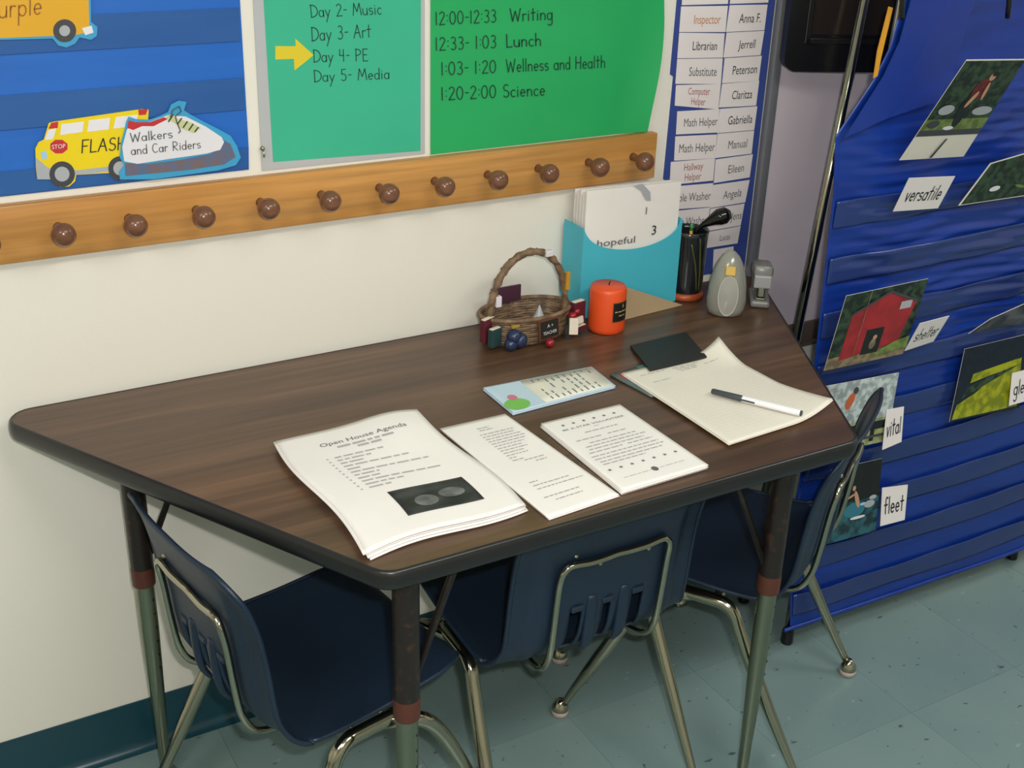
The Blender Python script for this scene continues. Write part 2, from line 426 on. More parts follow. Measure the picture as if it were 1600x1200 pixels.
# ================================================================== WALL CHARTS
def flat(name, pts, th, material, parent=None, y=0., **k):
    """thin slab hanging on the plane y, outline given as pixels of the photo"""
    P = [PY(px, py, y) for px, py in pts]
    return MB().slab(P, (0, -1, 0), th).out(name, material, parent, **k)
def flatw(name, xz, th, material, parent=None, y=0., **k):
    return MB().slab([Vector((x, y, z)) for x, z in xz], (0, -1, 0), th).out(name, material, parent, **k)
ctop = 1.62
# left blue pocket chart
pc = flatw('pocket_chart', [(-.6, 1.066), (.4405, 1.0665), (.4425, 1.1), (.4435, 1.32), (.446, ctop), (-.6, ctop)], .001, BLUEF, y=-.001,
           label='bright blue pocket chart on the wall above the peg rail, far left', cat='pocket chart')
def pocket(z0, z1, xa=-.595, xb=.4395):
    mb = MB().box(((xa+xb)/2, -.0035, (z0+z1)/2), (xb-xa, .0025, z1-z0), bev=.0008)
    mb.box(((xa+xb)/2, -.0048, z1-.0015), (xb-xa, .0012, .003))
    return mb.out('pocket', BLUEV, pc)
for z0, z1 in ((1.068, 1.103), (1.162, 1.211), (1.266, 1.315), (1.37, 1.42), (1.475, 1.52)): pocket(z0, z1)

# school bus cut-out (lower)
bus = flat('bus_cutout', [(55, 232), (60, 222), (68, 218), (76, 192), (83, 190), (222, 170), (232, 171), (228, 240), (222, 262), (210, 270), (204, 278), (190, 282), (180, 278), (172, 270), (119, 273), (117, 283), (108, 291), (94, 292), (84, 287), (80, 280), (58, 280), (56, 262)],
           .0012, BUSY, y=-.0065, label='yellow paper school bus cut-out with FLASH written on its side', cat='paper cutout')
yb = -.0077
def bit(name, pts, m, par, y=yb, th=.0004): return flat(name, pts, th, m, par, y)
for q in ([(96, 194), (131, 190), (129, 206), (94, 211)], [(139, 188), (172, 184), (170, 202), (136, 206)], [(181, 183), (215, 179), (213, 197), (177, 201)]): bit('window', q, WHITE, bus)
bit('windscreen', [(75, 204), (88, 200), (83, 217), (70, 219)], WHITE, bus)
bit('roof_light', [(80, 192), (91, 190), (90, 200), (76, 201)], RED, bus); bit('roof_light', [(216, 171), (231, 170), (228, 179), (217, 180)], RED, bus)
bit('bumper', [(56, 246), (75, 262), (120, 266), (170, 260), (170, 268), (119, 273), (80, 280), (58, 280)], LGREY, bus)
bit('headlight', [(63, 238), (72, 235), (74, 247), (66, 249)], PALEB, bus)
for cx, cy, r in ((97, 272, 20), (188, 263, 19)):
    bit('tyre', [(cx+r*math.cos(a*.2618), cy+r*math.sin(a*.2618)) for a in range(24)], DGREY, bus, yb, .0006)
    bit('hub', [(cx+r*.58*math.cos(a*.2618), cy+r*.58*math.sin(a*.2618)) for a in range(24)], LGREY, bus, yb-.0006, .0003)
sp = bit('stop_sign', [(92+14.5*math.cos((a+.5)*.7854), 229+11.5*math.sin((a+.5)*.7854)) for a in range(8)], RED, bus)
def lettpx(name, s, bl, br, tl, y, m, par, hand=True, th=.085, off=.0006):
    return write(name, s, quadmap(PY(*bl, y), PY(*br, y), PY(*tl, y), off=off), m, par, hand, th)
lettpx('lettering', 'STOP', (81, 233), (102, 231), (81, 226), yb-.0004, WHITE, sp, False)
lettpx('lettering', 'FLASH', (127, 239), (197, 233), (128, 219), yb, INK, bus, True, .09)
# upper bus
b2 = flat('bus_cutout', [(-60, -40), (141, -40), (142, 34), (152, 42), (151, 56), (142, 62), (124, 58), (117, 68), (104, 74), (91, 71), (82, 60), (0, 62), (-4, 66), (-60, 70)], .0012, CYAN, y=-.0065,
          label='orange-yellow paper bus cut-out with blue outline at the top left', cat='paper cutout')
bit('bus_side', [(-60, -40), (137, -40), (140, 50), (122, 54), (84, 56), (-60, 62)], BUSO, b2)
bit('bumper', [(128, 44), (143, 40), (146, 51), (133, 55)], WHITE, b2, yb-.0004)
for r, mm, d in ((18, DGREY, .0004), (8.5, LGREY, .0008)): bit('tyre' if r > 10 else 'hub', [(101+r*math.cos(a*.2618), 48+r*math.sin(a*.2618)) for a in range(24)], mm, b2, yb-d)
lettpx('lettering', 'Purple', (-22, 30), (66, 22), (-22, -2), yb-.0004, mat('brown_ink', (150, 92, 30), .7), b2, True, .07)
# shoe
ys = -.0092
sh = flat('shoe_cutout', [(187, 280), (186, 268), (194, 258), (187, 246), (189, 222), (194, 205), (197, 190), (201, 182), (212, 186), (232, 187), (250, 181), (262, 175), (267, 163), (279, 157), (291, 159), (287, 172), (296, 178), (318, 190), (340, 201), (360, 212), (370, 228), (376, 246), (368, 258), (340, 266), (290, 273), (240, 280)], .0012, CYAN, y=ys,
          label='white sneaker paper cut-out with blue outline overlapping the lower bus', cat='paper cutout')
y1 = ys-.0012
bit('sole', [(196, 275), (195, 255), (230, 256), (280, 250), (330, 240), (348, 218), (360, 225), (368, 245), (350, 257), (290, 266)], mat('sole_print', (84, 104, 140), .5, noise=((120, 96, 90), (60, 60, 60), 4, .4, .7)), sh, y1)
bit('upper', [(194, 252), (191, 230), (198, 203), (206, 191), (230, 192), (262, 180), (290, 182), (322, 198), (346, 214), (350, 222), (344, 234), (322, 240), (260, 249), (215, 256)], WHITE, sh, y1-.0004)
bit('collar', [(201, 188), (212, 191), (234, 191), (256, 183), (262, 186), (240, 197), (222, 197), (208, 203), (199, 200)], RED, sh, y1-.0008)
lc = bit('laces', [(258, 184), (266, 178), (280, 186), (300, 192), (314, 200), (302, 208), (284, 201), (272, 192)], mat('lace_print', (200, 206, 150), .5), sh, y1-.0008)
for a, b in (((262, 190), (270, 178)), ((276, 194), (283, 184)), ((285, 199), (292, 189)), ((294, 203), (301, 193)), ((303, 206), (309, 198))):
    bit('lace', [a, (a[0]+2, a[1]+1), (b[0]+2, b[1]+1), b], DGREY, lc, y1-.0012)
mb = MB().tube([PY(x, y, y1-.0016) for x, y in ((266, 183), (270, 172), (280, 166), (283, 174), (274, 182), (276, 190), (282, 205), (279, 208))], .0009, 6)
mb.out('lace', DGREY, lc)
lettpx('lettering', 'Walkers', (204, 222), (270, 215), (203, 208), y1-.0008, INKGR, sh, True, .1)
lettpx('lettering', 'and Car Riders', (205, 242), (314, 231), (204, 228), y1-.0008, INKGR, sh, True, .1)

# mint chart
mc = flatw('mint_chart', [(.462, 1.062), (.7515, 1.061), (.752, ctop), (.466, ctop)], .0012, LAMIN, y=-.001,
           label='pale mint laminated chart listing days with a yellow arrow, left of the green chart', cat='chart')
flatw('paper_sheet', [(.481, 1.0745), (.743, 1.0665), (.7445, 1.3), (.745, ctop-.005), (.479, ctop-.005)], .0004, MINT, mc, y=-.0022)
ym = -.0026
ar = flat('arrow', [(430, 72), (462, 72), (461, 60), (490, 86), (460, 110), (459, 92), (430, 93)], .0006, YEL, mc, ym)
for s, bl, br, tl in (('Day 2- Music', (486, 27), (597, 22), (484, 8)), ('Day 3- Art', (487, 64), (580, 58), (486, 43)),
                      ('Day 4- PE', (490, 97), (576, 95), (489, 78)), ('Day 5- Media', (491, 128), (609, 123), (490, 110)),
                      ('Day 1- Music', (484, -8), (592, -14), (483, -26))):
    if 'Day 1' in s: s = 'Day 1- '
    lettpx('lettering', s, bl, br if 'Day 1' not in s else (540, -11), tl, ym, INKG, mc, True, .075)
pin = MB(); c = PY(410, 232, -.007); pin.ball(c, .004); pin.tube([c, c+Vector((.001, -.003, -.006)), c+Vector((.0, -.006, -.013))], .0018, 8)
pin.out('hook', CHROME, mc, True)
# green chart with curling right edge
gr = empty('green_chart', (.76, 0, 1.06), label='deep green paper schedule chart with handwritten times and a wavy right edge', cat='chart')
V = []; nx, nz = 40, 30
for j in range(nz+1):
    z = 1.058+(ctop-1.058)*j/nz
    xr = 1.217+.016*min(1, (z-1.058)/.2)+.004*math.sin(z*22)
    for i in range(nx+1):
        u = i/nx; x = .762+(xr-.762)*u
        V.append((x, -.0022-.013*max(0, (u-.84)/.16)**2*(.6+.4*math.sin(z*18)), z))
Fc = [(j*(nx+1)+i, j*(nx+1)+i+1, (j+1)*(nx+1)+i+1, (j+1)*(nx+1)+i) for j in range(nz) for i in range(nx)]
part(MB().add(V, Fc), 'paper_sheet', GREEN, gr, True)
for t1, t2, yb_, xa, xb in (('12:00-12:33', 'Writing', 39, 797, 864), ('12:33- 1:03', 'Lunch', 79, 791, 846), ('1:03- 1:20', 'Wellness and Health', 118, 791, 946), ('1:20-2:00', 'Science', 157, 786, 852)):
    x0_ = 680 if t1.startswith('12') else 689
    sl = -.047
    f = lambda x: yb_+sl*(x-680)
    for s, a, b in ((t1, x0_, 776), (t2, xa, xb)):
        o = lettpx('lettering', s, (a, f(a)), (b, f(b)), (a-.5, f(a)-20), -.003, INKG, None, True, .085)
        o.parent = gr; o.location = -gr.location

# job pocket chart with cards
jc = flatw('job_chart', [(1.268, ctop), (1.262, 1.16), (1.27, 1.155), (1.266, .93), (1.262, .8), (1.262, .742), (1.499, .742), (1.499, ctop)], .0025, NAVYCH,
           label='narrow dark blue job chart holding two columns of white cards', cat='pocket chart')
cards = [
 ('Inspector', INKO, [(1064, 10), (1137, 9), (1133, 50), (1061, 50)]), ('Librarian', INK, [(1061, 51), (1132, 52), (1129, 90), (1058, 91)]),
 ('Substitute', INKGR, [(1058, 92), (1129, 91), (1126, 131), (1055, 131)]), ('Computer|Helper', INKR, [(1056, 133), (1126, 131), (1122, 171), (1054, 165)]),
 ('Math Helper', INKGR, [(1058, 174), (1124, 170), (1121, 207), (1056, 210)]), ('Math Helper', INKGR, [(1055, 213), (1120, 210), (1117, 247), (1053, 251)]),
 ('Hallway|Helper', INKR, [(1048, 253), (1117, 247), (1114, 282), (1046, 289)]), ('Table Washer', INKGR, [(1044, 292), (1114, 286), (1110, 323), (1041, 328)]),
 ('Table Washer', INKGR, [(1040, 331), (1109, 324), (1104, 360), (1036, 366)])]
names = [('Anna F.', [(1140, 8), (1199, 7), (1194, 47), (1134, 50)]), ('Jerrell', [(1135, 51), (1194, 48), (1188, 86), (1130, 90)]),
 ('Peterson', [(1132, 91), (1190, 87), (1185, 126), (1128, 130)]), ('Claritza', [(1128, 131), (1186, 126), (1181, 165), (1123, 168)]),
 ('Gabriella', [(1125, 170), (1183, 166), (1178, 203), (1120, 208)]), ('Manual', [(1121, 209), (1178, 204), (1174, 240), (1117, 247)]),
 ('Eileen', [(1118, 249), (1176, 241), (1171, 277), (1115, 286)]), ('Angela', [(1114, 289), (1171, 281), (1164, 316), (1109, 325)]),
 ('Andy Jens', [(1110, 326), (1163, 318), (1157, 352), (1105, 361)]), ('Lucas', [(1103, 363), (1157, 353), (1152, 380), (1100, 388)])]
jl = ['with orange lettering, Inspector', 'lettered Librarian', 'lettered Substitute', 'with red lettering, Computer Helper', 'lettered Math Helper, upper of the two', 'lettered Math Helper, lower of the two',
      'with red lettering, Hallway Helper', 'lettered Table Washer, upper of the two', 'lettered Table Washer, lower of the two']
def bil(q, u, v):
    bl, br, tl, tr = q[3], q[2], q[0], q[1]
    return (bl*(1-u)+br*u)*(1-v)+(tl*(1-u)+tr*u)*v
rows = 0
def jobcard(q, s, ink, label, y, group):
    P = [PY(px, py, y) for px, py in q]
    o = MB().slab(P, (0, -1, 0), .0008).out('job_card' if group.startswith('job') else 'name_card', CARD, None, label=label, cat='card', group=group)
    off = Vector((0, -.0012, 0))
    lines = s.split('|')
    for k, t in enumerate(lines):
        V, Fc, asp = font_geo(t)
        Wd = (P[2]-P[3]).length; H = (P[0]-P[3]).length
        h = .37 if len(lines) == 1 else .33
        hm = h*H; wt = min(.9, asp*hm*.72/Wd)
        v0 = .32 if len(lines) == 1 else (.56, .12)[k]
        u0_ = .52-wt/2+(.06 if len(lines) == 1 else 0)
        if u0_+wt > .97: u0_ = .97-wt
        obj('lettering', [bil(P, u0_+wt*u, v0+h*v)+off for u, v in V], Fc, ink, o)
    return o
for k, ((s, ink, q), l) in enumerate(zip(cards, jl)):
    jobcard(q, s, ink, 'white job card %s, in the blue job chart' % l, -.0032-.0004*(k % 2), 'job cards in the left column')
beside = ['beside the Inspector card', 'beside the Librarian card', 'beside the Substitute card', 'beside the Computer Helper card', 'beside the upper Math Helper card', 'beside the lower Math Helper card',
          'beside the Hallway Helper card', 'beside the upper Table Washer card', 'beside the lower Table Washer card', 'lowest of the right column, above the grey egg-shaped dispenser']
for k, ((s, q), l) in enumerate(zip(names, beside)):
    jobcard(q, s, INK if k < 5 else INKGR, 'white name card %s' % l, -.0032-.0004*(k % 2), 'name cards in the right column')
for q, l in (([(1068, -30), (1140, -32), (1137, 6), (1065, 8)], 'left column, cut by the picture top'), ([(1145, -34), (1204, -34), (1200, 4), (1140, 6)], 'right column, cut by the picture top'),
          ([(1115, 390), (1146, 385), (1141, 440), (1112, 450)], 'lowest, behind the egg-shaped dispenser')):
    P = [PY(px, py, -.0034) for px, py in q]
    MB().slab(P, (0, -1, 0), .0008).out('blank_card', CARD, label='blank white job chart card, %s' % l, cat='card')

# whiteboard
wb = empty('whiteboard', (2.4, 0, .53), label='pale grey whiteboard with aluminium edge behind the chrome pole', cat='whiteboard')
part(MB().box(((1.521+3.4)/2, -.008, (.592+1.9)/2), (3.4-1.521, .014, 1.9-.592)), 'board', WBOARD, wb)
mb = MB().box((1.511, -.010, (.6+1.9)/2), (.02, .018, 1.3), bev=.003)
part(mb, 'side_trim', ALU, wb, ang=30)
part(MB().box(((1.502+3.4)/2, -.012, .565), (3.4-1.502, .022, .055), bev=.004), 'bottom_trim', TRAY, wb, ang=30)
part(MB().box(((1.502+3.4)/2, -.019, .545), (3.4-1.502, .035, .006), bev=.002), 'ledge', TRAY, wb)
# television on the wall
yaw = math.atan2(-.086, .19)
tv = empty('television', (1.496, -.036, 1.161), yaw, label='black glossy television on the wall, at the top edge behind the chrome pole', cat='television')
Wt, Ht, r = .42, .36, .025
ol = []
for cx, cz, a0 in ((Wt-r, r, -90), (Wt-r, Ht-r, 0), (r, Ht-r, 90), (r, r, 180)):
    for k in range(7): a = math.radians(a0+15*k); ol.append((cx+r*math.cos(a), 0, cz+r*math.sin(a)))
MB().slab([Vector(p) for p in ol], (0, -1, 0), .03).out('casing', BLACK, tv)
MB().box((Wt*.62, .02, Ht/2), (Wt*.6, .04, Ht*.75), bev=.01).out('back_casing', BLACK, tv)
MB().box((Wt/2, -.0305, Ht/2+.02), (Wt-.09, .003, Ht-.1), bev=.001).out('screen', SCREEN, tv)
bz = MB()
for cxx, czz, dx, dz in ((Wt/2, .058, Wt-.07, .012), (Wt/2, Ht-.028, Wt-.07, .012), (.04, Ht/2+.015, .012, Ht-.075), (Wt-.04, Ht/2+.015, .012, Ht-.075)): bz.box((cxx, -.032, czz), (dx, .006, dz), bev=.002)
bz.out('bezel', mat('bezel_plastic', (20, 19, 20), .35), tv)
MB().box((.30, .07, Ht*.6), (.06, .06, .16)).out('wall_bracket', BLACK, tv)

# ================================================================== TABLE
TL_, TW, TD, TZ = 1.524, .762, .676, .732
sx_ = .362
def rounded(poly, r, n=8):
    out = []; N = len(poly)
    for i in range(N):
        p = Vector(poly[i]); a = (Vector(poly[i-1])-p).normalized(); b = (Vector(poly[(i+1) % N])-p).normalized()
        ang = a.angle(b); d = r/math.tan(ang/2); c = p+(a+b).normalized()*(r/math.sin(ang/2))
        s = p+a*d-c; e = p+b*d-c; tot = s.angle(e); axis = s.cross(e).normalized()
        for k in range(n+1): out.append(c+Matrix.Rotation(tot*k/n, 3, axis) @ s)
    return out
tb = empty('table', (.762, -.35, 0), label='trapezoid classroom table with dark walnut top and black edge against the wall', cat='table')
base_poly = [(0, -.012, 0), (sx_, -.012-TD, 0), (TL_-sx_, -.012-TD, 0), (TL_, -.012, 0)]
def ring(inset, z):
    rr = .038-inset
    P = []
    # inset polygon by moving edges inward
    n = len(base_poly); L = []
    for i in range(n):
        a = Vector(base_poly[i]); b = Vector(base_poly[(i+1) % n]); d = (b-a).normalized(); nn = Vector((-d.y, d.x, 0)); L.append((a+nn*inset, d))
    for i in range(n):
        (a, d), (b, e) = L[i-1], L[i]
        den = d.x*e.y-d.y*e.x; t = ((b.x-a.x)*e.y-(b.y-a.y)*e.x)/den
        P.append(a+d*t)
    return [Vector((p.x, p.y, z)) for p in rounded(P, max(rr, .01))]
def loft(rings, capa=True, capb=True):
    n = len(rings[0]); V = [v for r in rings for v in r]; Fc = []
    for i in range(len(rings)-1):
        for k in range(n): Fc.append((i*n+k, i*n+(k+1) % n, (i+1)*n+(k+1) % n, (i+1)*n+k))
    if capa: Fc.append(tuple(range(n))[::-1])
    if capb: Fc.append(tuple((len(rings)-1)*n+k for k in range(n)))
    return MB().add(V, Fc)
part(loft([ring(.004, TZ-.026), ring(.004, TZ)]), 'tabletop', WALNUT, tb)
part(loft([ring(.006, TZ-.028), ring(.002, TZ-.0275), ring(0, TZ-.024), ring(-.0012, TZ-.016), ring(-.0008, TZ-.008), ring(.0005, TZ-.002), ring(.003, TZ+.0006), ring(.0055, TZ+.0004)], False, False), 'edge_band', EDGE, tb, True)
# apron rails under the top
ap = MB()
def bar(mb, a, b, h, w_):
    a = Vector(a); b = Vector(b); d = b-a; mb.box((a+b)/2, (d.length, w_, h), math.atan2(d.y, d.x))
legs = [(.187, -.095, .438), (.413, -.635, .475), (1.086, -.612, .455), (1.337, -.095, .438)]
for i in range(4):
    a = legs[i]; b = legs[(i+1) % 4]
    if i != 9: bar(ap, (a[0], a[1], .698), (b[0], b[1], .698), .012, .025)
part(ap, 'apron_rail', BLKENAMEL, tb)
ctr = Vector((.762, -.33, 0))
for k, (x, y, zs) in enumerate(legs):
    lg = part(MB().lathe([(.0185, zs), (.0185, .704)], (x, y, 0), 20), 'leg', BLKENAMEL, tb, ang=50)
    def sub(mb, name, m, **kk):
        o = toloc(mb, tb).out(name, m, lg); shade_auto(o, 50); props(o, **kk)
    sub(MB().lathe([(.0188, zs-.022), (.0192, zs-.01), (.0192, zs+.008), (.0187, zs+.012)], (x, y, 0), 20), 'collar', RUST)
    sub(MB().lathe([(.010, .03), (.0105, .1), (.0145, .26), (.0158, .33), (.0158, zs)], (x, y, 0), 20), 'lower_tube', CHROMED, label='chrome adjustable lower tube')
    sub(MB().lathe([(.017, 0), (.019, .004), (.018, .012), (.011, .02), (.0095, .034)], (x, y, 0), 20), 'glide', CHROME)
    d = (ctr-Vector((x, y, 0))); d.z = 0; d.normalize()
    dx = Vector((1 if x < .76 else -1, 0, 0)); dd = (dx+Vector((0, .25 if k in (1, 2) else -.25, 0))).normalized()
    part(MB().tube([Vector((x, y, zs+.03))+dd*.012, Vector((x, y, .69))+dd*.1, Vector((x, y, .703))+dd*.125], .0058, 8), 'brace', BLKENAMEL, tb, True)
    kn = Vector((x, y, zs+.03))
    s = Vector((.9, .3, 0)).normalized()
    if k == 0: sub(MB().tube([kn, kn+s*.03], .004, 10).ball(kn+s*.031, .0065, 6), 'knob', BLKENAMEL)
    h = MB()
    for q in range(6):
        zz = zs-.05-q*.028; v = (CAM-Vector((x, y, zz))); v.z = 0
        s2 = Vector((.55, -.83, 0)); c = Vector((x, y, zz))+s2*.0154
        h.tube([c, c+s2*.0009], .0022, 8)
    sub(h, 'adjustment_hole', EDGE, kind='stuff')

# ================================================================== CHAIRS
def shell_profile():
    pts = [(.148, .350), (.147, .364), (.138, .375), (.118, .380), (.08, .378), (.0, .371), (-.08, .369), (-.14, .373), (-.178, .388), (-.198, .416), (-.207, .46), (-.213, .52), (-.222, .58), (-.236, .63), (-.252, .662), (-.259, .674)]
    return bez([(0, a, b) for a, b in pts], 5)
def make_chair(label, pose):
    x, y, th = pose
    e = empty('school_chair', (x, y, 0), th, label=label, cat='chair', group='navy plastic chairs tucked under the table')
    P = shell_profile(); n = len(P); L = [0]
    for i in range(1, n): L.append(L[-1]+(P[i]-P[i-1]).length)
    tot = L[-1]
    NU = 44; V = []; rows_ = []
    def halfw(s):
        t = s/tot
        # seat wide, waist at the bend, back a little narrower at the top
        k = min(1, max(0, (t-.50)/.12)); k = k*k*(3-2*k)
        w_ = (.172+.026*t)*(1-k)+(.176-.008*t)*k
        w_ -= .012*math.exp(-((t-.56)/.05)**2)*0
        for dist, r in ((s, .09), (tot-s, .05)):
            if dist < r: w_ = w_-r+math.sqrt(max(0, r*r-(r-dist)**2))
        return w_
    for i, p in enumerate(P):
        a = P[max(i-1, 0)]; b = P[min(i+1, n-1)]; t = (b-a).normalized()
        nr = Vector((0, t.z, -t.y))          # outward: down under the seat, rearward behind the back
        nr = -nr if nr.z > 0 and i < n*.4 else nr
        s = L[i]; hw = halfw(s); seat = s < tot*.5
        for k in range(NU+1):
            u = -1+2*k/NU; au = abs(u)
            if seat:
                d = .010*(1-min(1, au/.8)**2) if au < .8 else -.006*((au-.8)/.2)**1.5
                d *= min(1, s/.06)
                off = Vector((0, 0, -1))*d
            else:
                # panel pressed rearward between raised side flanges, side edges curving forward
                fl_s = min(1, max(0, (.80-au)/.06)); d = .007*fl_s*min(1, max(0, (tot-s)/.05-.4))
                wrap = .009*au**3
                off = Vector((0, -1, .15)).normalized()*(d)+Vector((0, wrap, 0))
            V.append(p+Vector((hw*u, 0, 0))+off)
    faces = []
    mid = [i for i in range(n) if P[i].z < .50 and L[i] > tot*.45]
    for i in range(n-1):
        inb = L[i] > tot*.5 and .392 < (P[i].z+P[i+1].z)/2 < .478
        for k in range(NU):
            u = abs(-1+2*(k+.5)/NU); us = -1+2*(k+.5)/NU
            slot = any(abs(us-c) < .068 for c in (-.32, 0, .32))
            if inb and slot: continue
            faces.append((i*(NU+1)+k, i*(NU+1)+k+1, (i+1)*(NU+1)+k+1, (i+1)*(NU+1)+k))
    o = obj('shell', V, faces, NAVY, e, True)
    md = o.modifiers.new('thick', 'SOLIDIFY'); md.thickness = .005; md.offset = 0
    # rolled rim
    i_edge = [i*(NU+1) for i in range(n)]; j_edge = [i*(NU+1)+NU for i in range(n)]
    loop = [V[k] for k in i_edge]+[V[(n-1)*(NU+1)+k] for k in range(1, NU)]+[V[k] for k in j_edge[::-1]]+[V[k] for k in range(NU-1, 0, -1)]
    ded = [loop[0]]
    for q in loop[1:]:
        if (q-ded[-1]).length > .003: ded.append(q)
    MB().tube(ded, .0042, 8, closed=True).out('rim', NAVY, e, True)
    # ribs between the slots (behind the lower back)
    for c in (-.16, .16):
        pts = [(c*.19, -.199, .385), (c*.19, -.211, .41), (c*.19, -.216, .45), (c*.19, -.218, .485), (c*.19, -.2185, .50)]
        rb = MB().tube(bez(pts, 4), [.0035+.0025*math.sin(math.pi*min(1, i/16))**.5 for i in range(17)], 8); rb.v = [(a+(a-c*.19)*1.0, b, z) for a, b, z in rb.v]
        rb.out('rib', NAVY, e, True)
    # hooded tops of the slots
    for c in (-.32, 0, .32):
        pts = []
        mbh = MB().box((c*.178, -.2165, .482), (.024, .010, .012), bev=.004); mbh.out('slot_hood', NAVY, e)
    # chrome back loop
    wl = .101; yb_, zt = -.236, .578
    half = [(-wl+.012, -.10, .352), (-wl+.004, -.16, .354), (-wl, -.196, .37), (-wl, -.214, .405), (-wl, -.222, .46), (-wl, -.229, .53), (-wl+.001, -.234, .562), (-wl+.008, -.235, .574), (-wl+.02, yb_, .579), (-wl+.05, yb_-.001, .576), (-.02, yb_, .5755), (0, yb_, .577)]
    lp = half+[(-a, b, z) for a, b, z in half[-2::-1]]
    MB().tube(bez(lp, 4), .0056, 10).out('back_loop', CHROME, e, True)
    for (px, pz) in ((-.075, .592), (-.03, .566), (.06, .566)):
        MB().ball((px, -.230-.0025, pz), .0042, 5).out('rivet', CHROME, e, True)
    # legs: each bent tube leg with a swivel glide
    for s in (-1, 1):
        rl = [(s*.176, .0, .347), (s*.177, -.06, .347), (s*.178, -.086, .345), (s*.180, -.105, .332), (s*.182, -.118, .305), (s*.186, -.15, .24), (s*.193, -.225, .1), (s*.1965, -.262, .035)]
        l1 = MB().tube(bez(rl, 5), [.0125]*26+[.012, .0115, .0105, .0095, .009, .0085, .008, .0075, .0075, .0075][:len(bez(rl, 5))-26], 14).out('leg', CHROME, e, True)
        fl2 = [(s*.17, -.03, .343), (s*.185, .0, .343), (s*.196, .028, .338), (s*.2, .05, .318), (s*.2, .08, .27), (s*.2, .13, .165), (s*.2, .17, .085), (s*.2, .196, .03)]
        b = bez(fl2, 5); l2 = MB().tube(b, [.0125]*26+[.012, .0115, .0105, .0095, .009, .0085, .008, .0075, .0075, .0075][:len(b)-26], 14).out('leg', CHROME, e, True)
        for par, (gx, gy) in ((l1, (s*.197, -.270)), (l2, (s*.2, .204))):
            MB().lathe([(.006, .036), (.010, .030), (.0155, .022), (.0165, .014), (.0165, .012)][::-1], (gx, gy, 0), 18).out('glide_cap', CHROME, par, True)
            MB().lathe([(.012, 0), (.0165, .002), (.0168, .008), (.0165, .0125)], (gx, gy, 0), 18).out('glide', NYLON, par, True)
    MB().tube([(-.18, .02, .345), (.18, .02, .345)], .009, 12).out('cross_bar', CHROME, e, True)
    MB().tube([(-.18, -.07, .347), (.18, -.07, .347)], .009, 12).out('cross_bar', CHROME, e, True)
    return e
make_chair('navy plastic school chair at the left slanted end, its back toward the left wall side', (.422, -.337, -1.40))
make_chair('navy plastic school chair in the middle, its back facing the front edge of the table', (.792, -.348, .002))
make_chair('navy plastic school chair at the right end, its back rising past the table corner', (1.184, -.344, .59))

# ================================================================== POCKET CHART STAND (right)
YP = -.348
st = empty('chart_stand', (1.8, -.25, 0), label='chrome tube stand with black rubber feet holding the big royal blue chart', cat='stand')
ZT = 1.62
for (x, y) in ((1.458, -.318), (2.172, -.318), (1.475, -.155), (2.30, -.14)):
    pl = part(MB().tube([(x, y, .03), (x+(.05 if y < -.3 and x < 1.48 else .130 if x < 1.55 else 0), y, ZT)], .0085 if y < -.2 else .0095, 14), 'pole', CHROME, st, True)
    part(MB().lathe([(.0125, 0), (.0135, .003), (.0125, .03), (.0115, .034), (.009, .035)], (x, y, 0), 16), 'rubber_foot', BLACK, st, ang=40)
part(MB().tube([(1.500, -.318, ZT), (2.172, -.318, ZT)], .0085, 12).tube([(1.500, -.318, ZT), (1.605, -.155, ZT)], .0085, 12).tube([(2.172, -.318, ZT), (2.30, -.14, ZT)], .0085, 12), 'top_bar', CHROME, st, True)
part(MB().tube([(1.471, -.318, .2), (2.172, -.318, .2)], .006, 12), 'cross_bar', CHROME, st, True)
# fabric
def lerp(tab, z):
    for (z0, a), (z1, b) in zip(tab, tab[1:]):
        if z <= z1: return a+(b-a)*max(0, (z-z0)/(z1-z0))
    return tab[-1][1]
left_tab = [(.04, 1.428), (.285, 1.412), (.587, 1.391), (.69, 1.379), (1.012, 1.364), (1.083, 1.354), (1.114, 1.350), (1.205, 1.42), (1.256, 1.445), (1.327, 1.457), (1.6, 1.466)]
bands = [(.10, .15), (.206, .256), (.312, .362), (.418, .468), (.524, .574), (.63, .68), (.736, .786), (.842, .892), (.948, .998)]
def fab(x, z):
    u = (x-1.33)/.9
    e_ = min(1, max(0, x-lerp(left_tab, z))*9)
    d = .0021*math.sin(z*170+2.2*math.sin(x*9)+1.5*math.sin(x*23+z*11))*min(1, max(0, z-.55)*3)
    d += .0013*math.sin(z*330+5*math.sin(x*6)+x*31)*min(1, max(0, z-.4)*3)
    d += .0012*math.sin(z*61+x*14)+.004*math.sin(x*7+z*3)
    d *= e_
    if z > 1.0: d = d*max(0, 1-(z-1.0)*3.5)+ .006*e_*math.sin((x-1.33)*9-(z-1)*16)*min(1, (z-1)*5)
    inb = False
    # pressed back where the chair stands against it
    d -= .026*math.exp(-((x-1.405)/.07)**2-((z-.3)/.2)**2)
    return YP-.010-d
fabr = empty('fabric_chart', (1.8, -.38, .05), label='large royal blue fabric pocket chart with photographs and word cards on the right', cat='pocket chart')
XR = 2.42
def zb(x): return .066-.008*(x-1.407)/.8
V = []; NX, NZ = 90, 330
for j in range(NZ+1):
    v = j/NZ
    for i in range(NX+1):
        u = i/NX
        z = .055+(1.585-.055)*v; xl = lerp(left_tab, z); x = xl+(XR-xl)*u
        if z < .3: z = z+(zb(x)-.055)*(1-(z-.055)/.245)
        V.append((x, fab(x, z), z))
Fc = [(j*(NX+1)+i, j*(NX+1)+i+1, (j+1)*(NX+1)+i+1, (j+1)*(NX+1)+i) for j in range(NZ) for i in range(NX)]
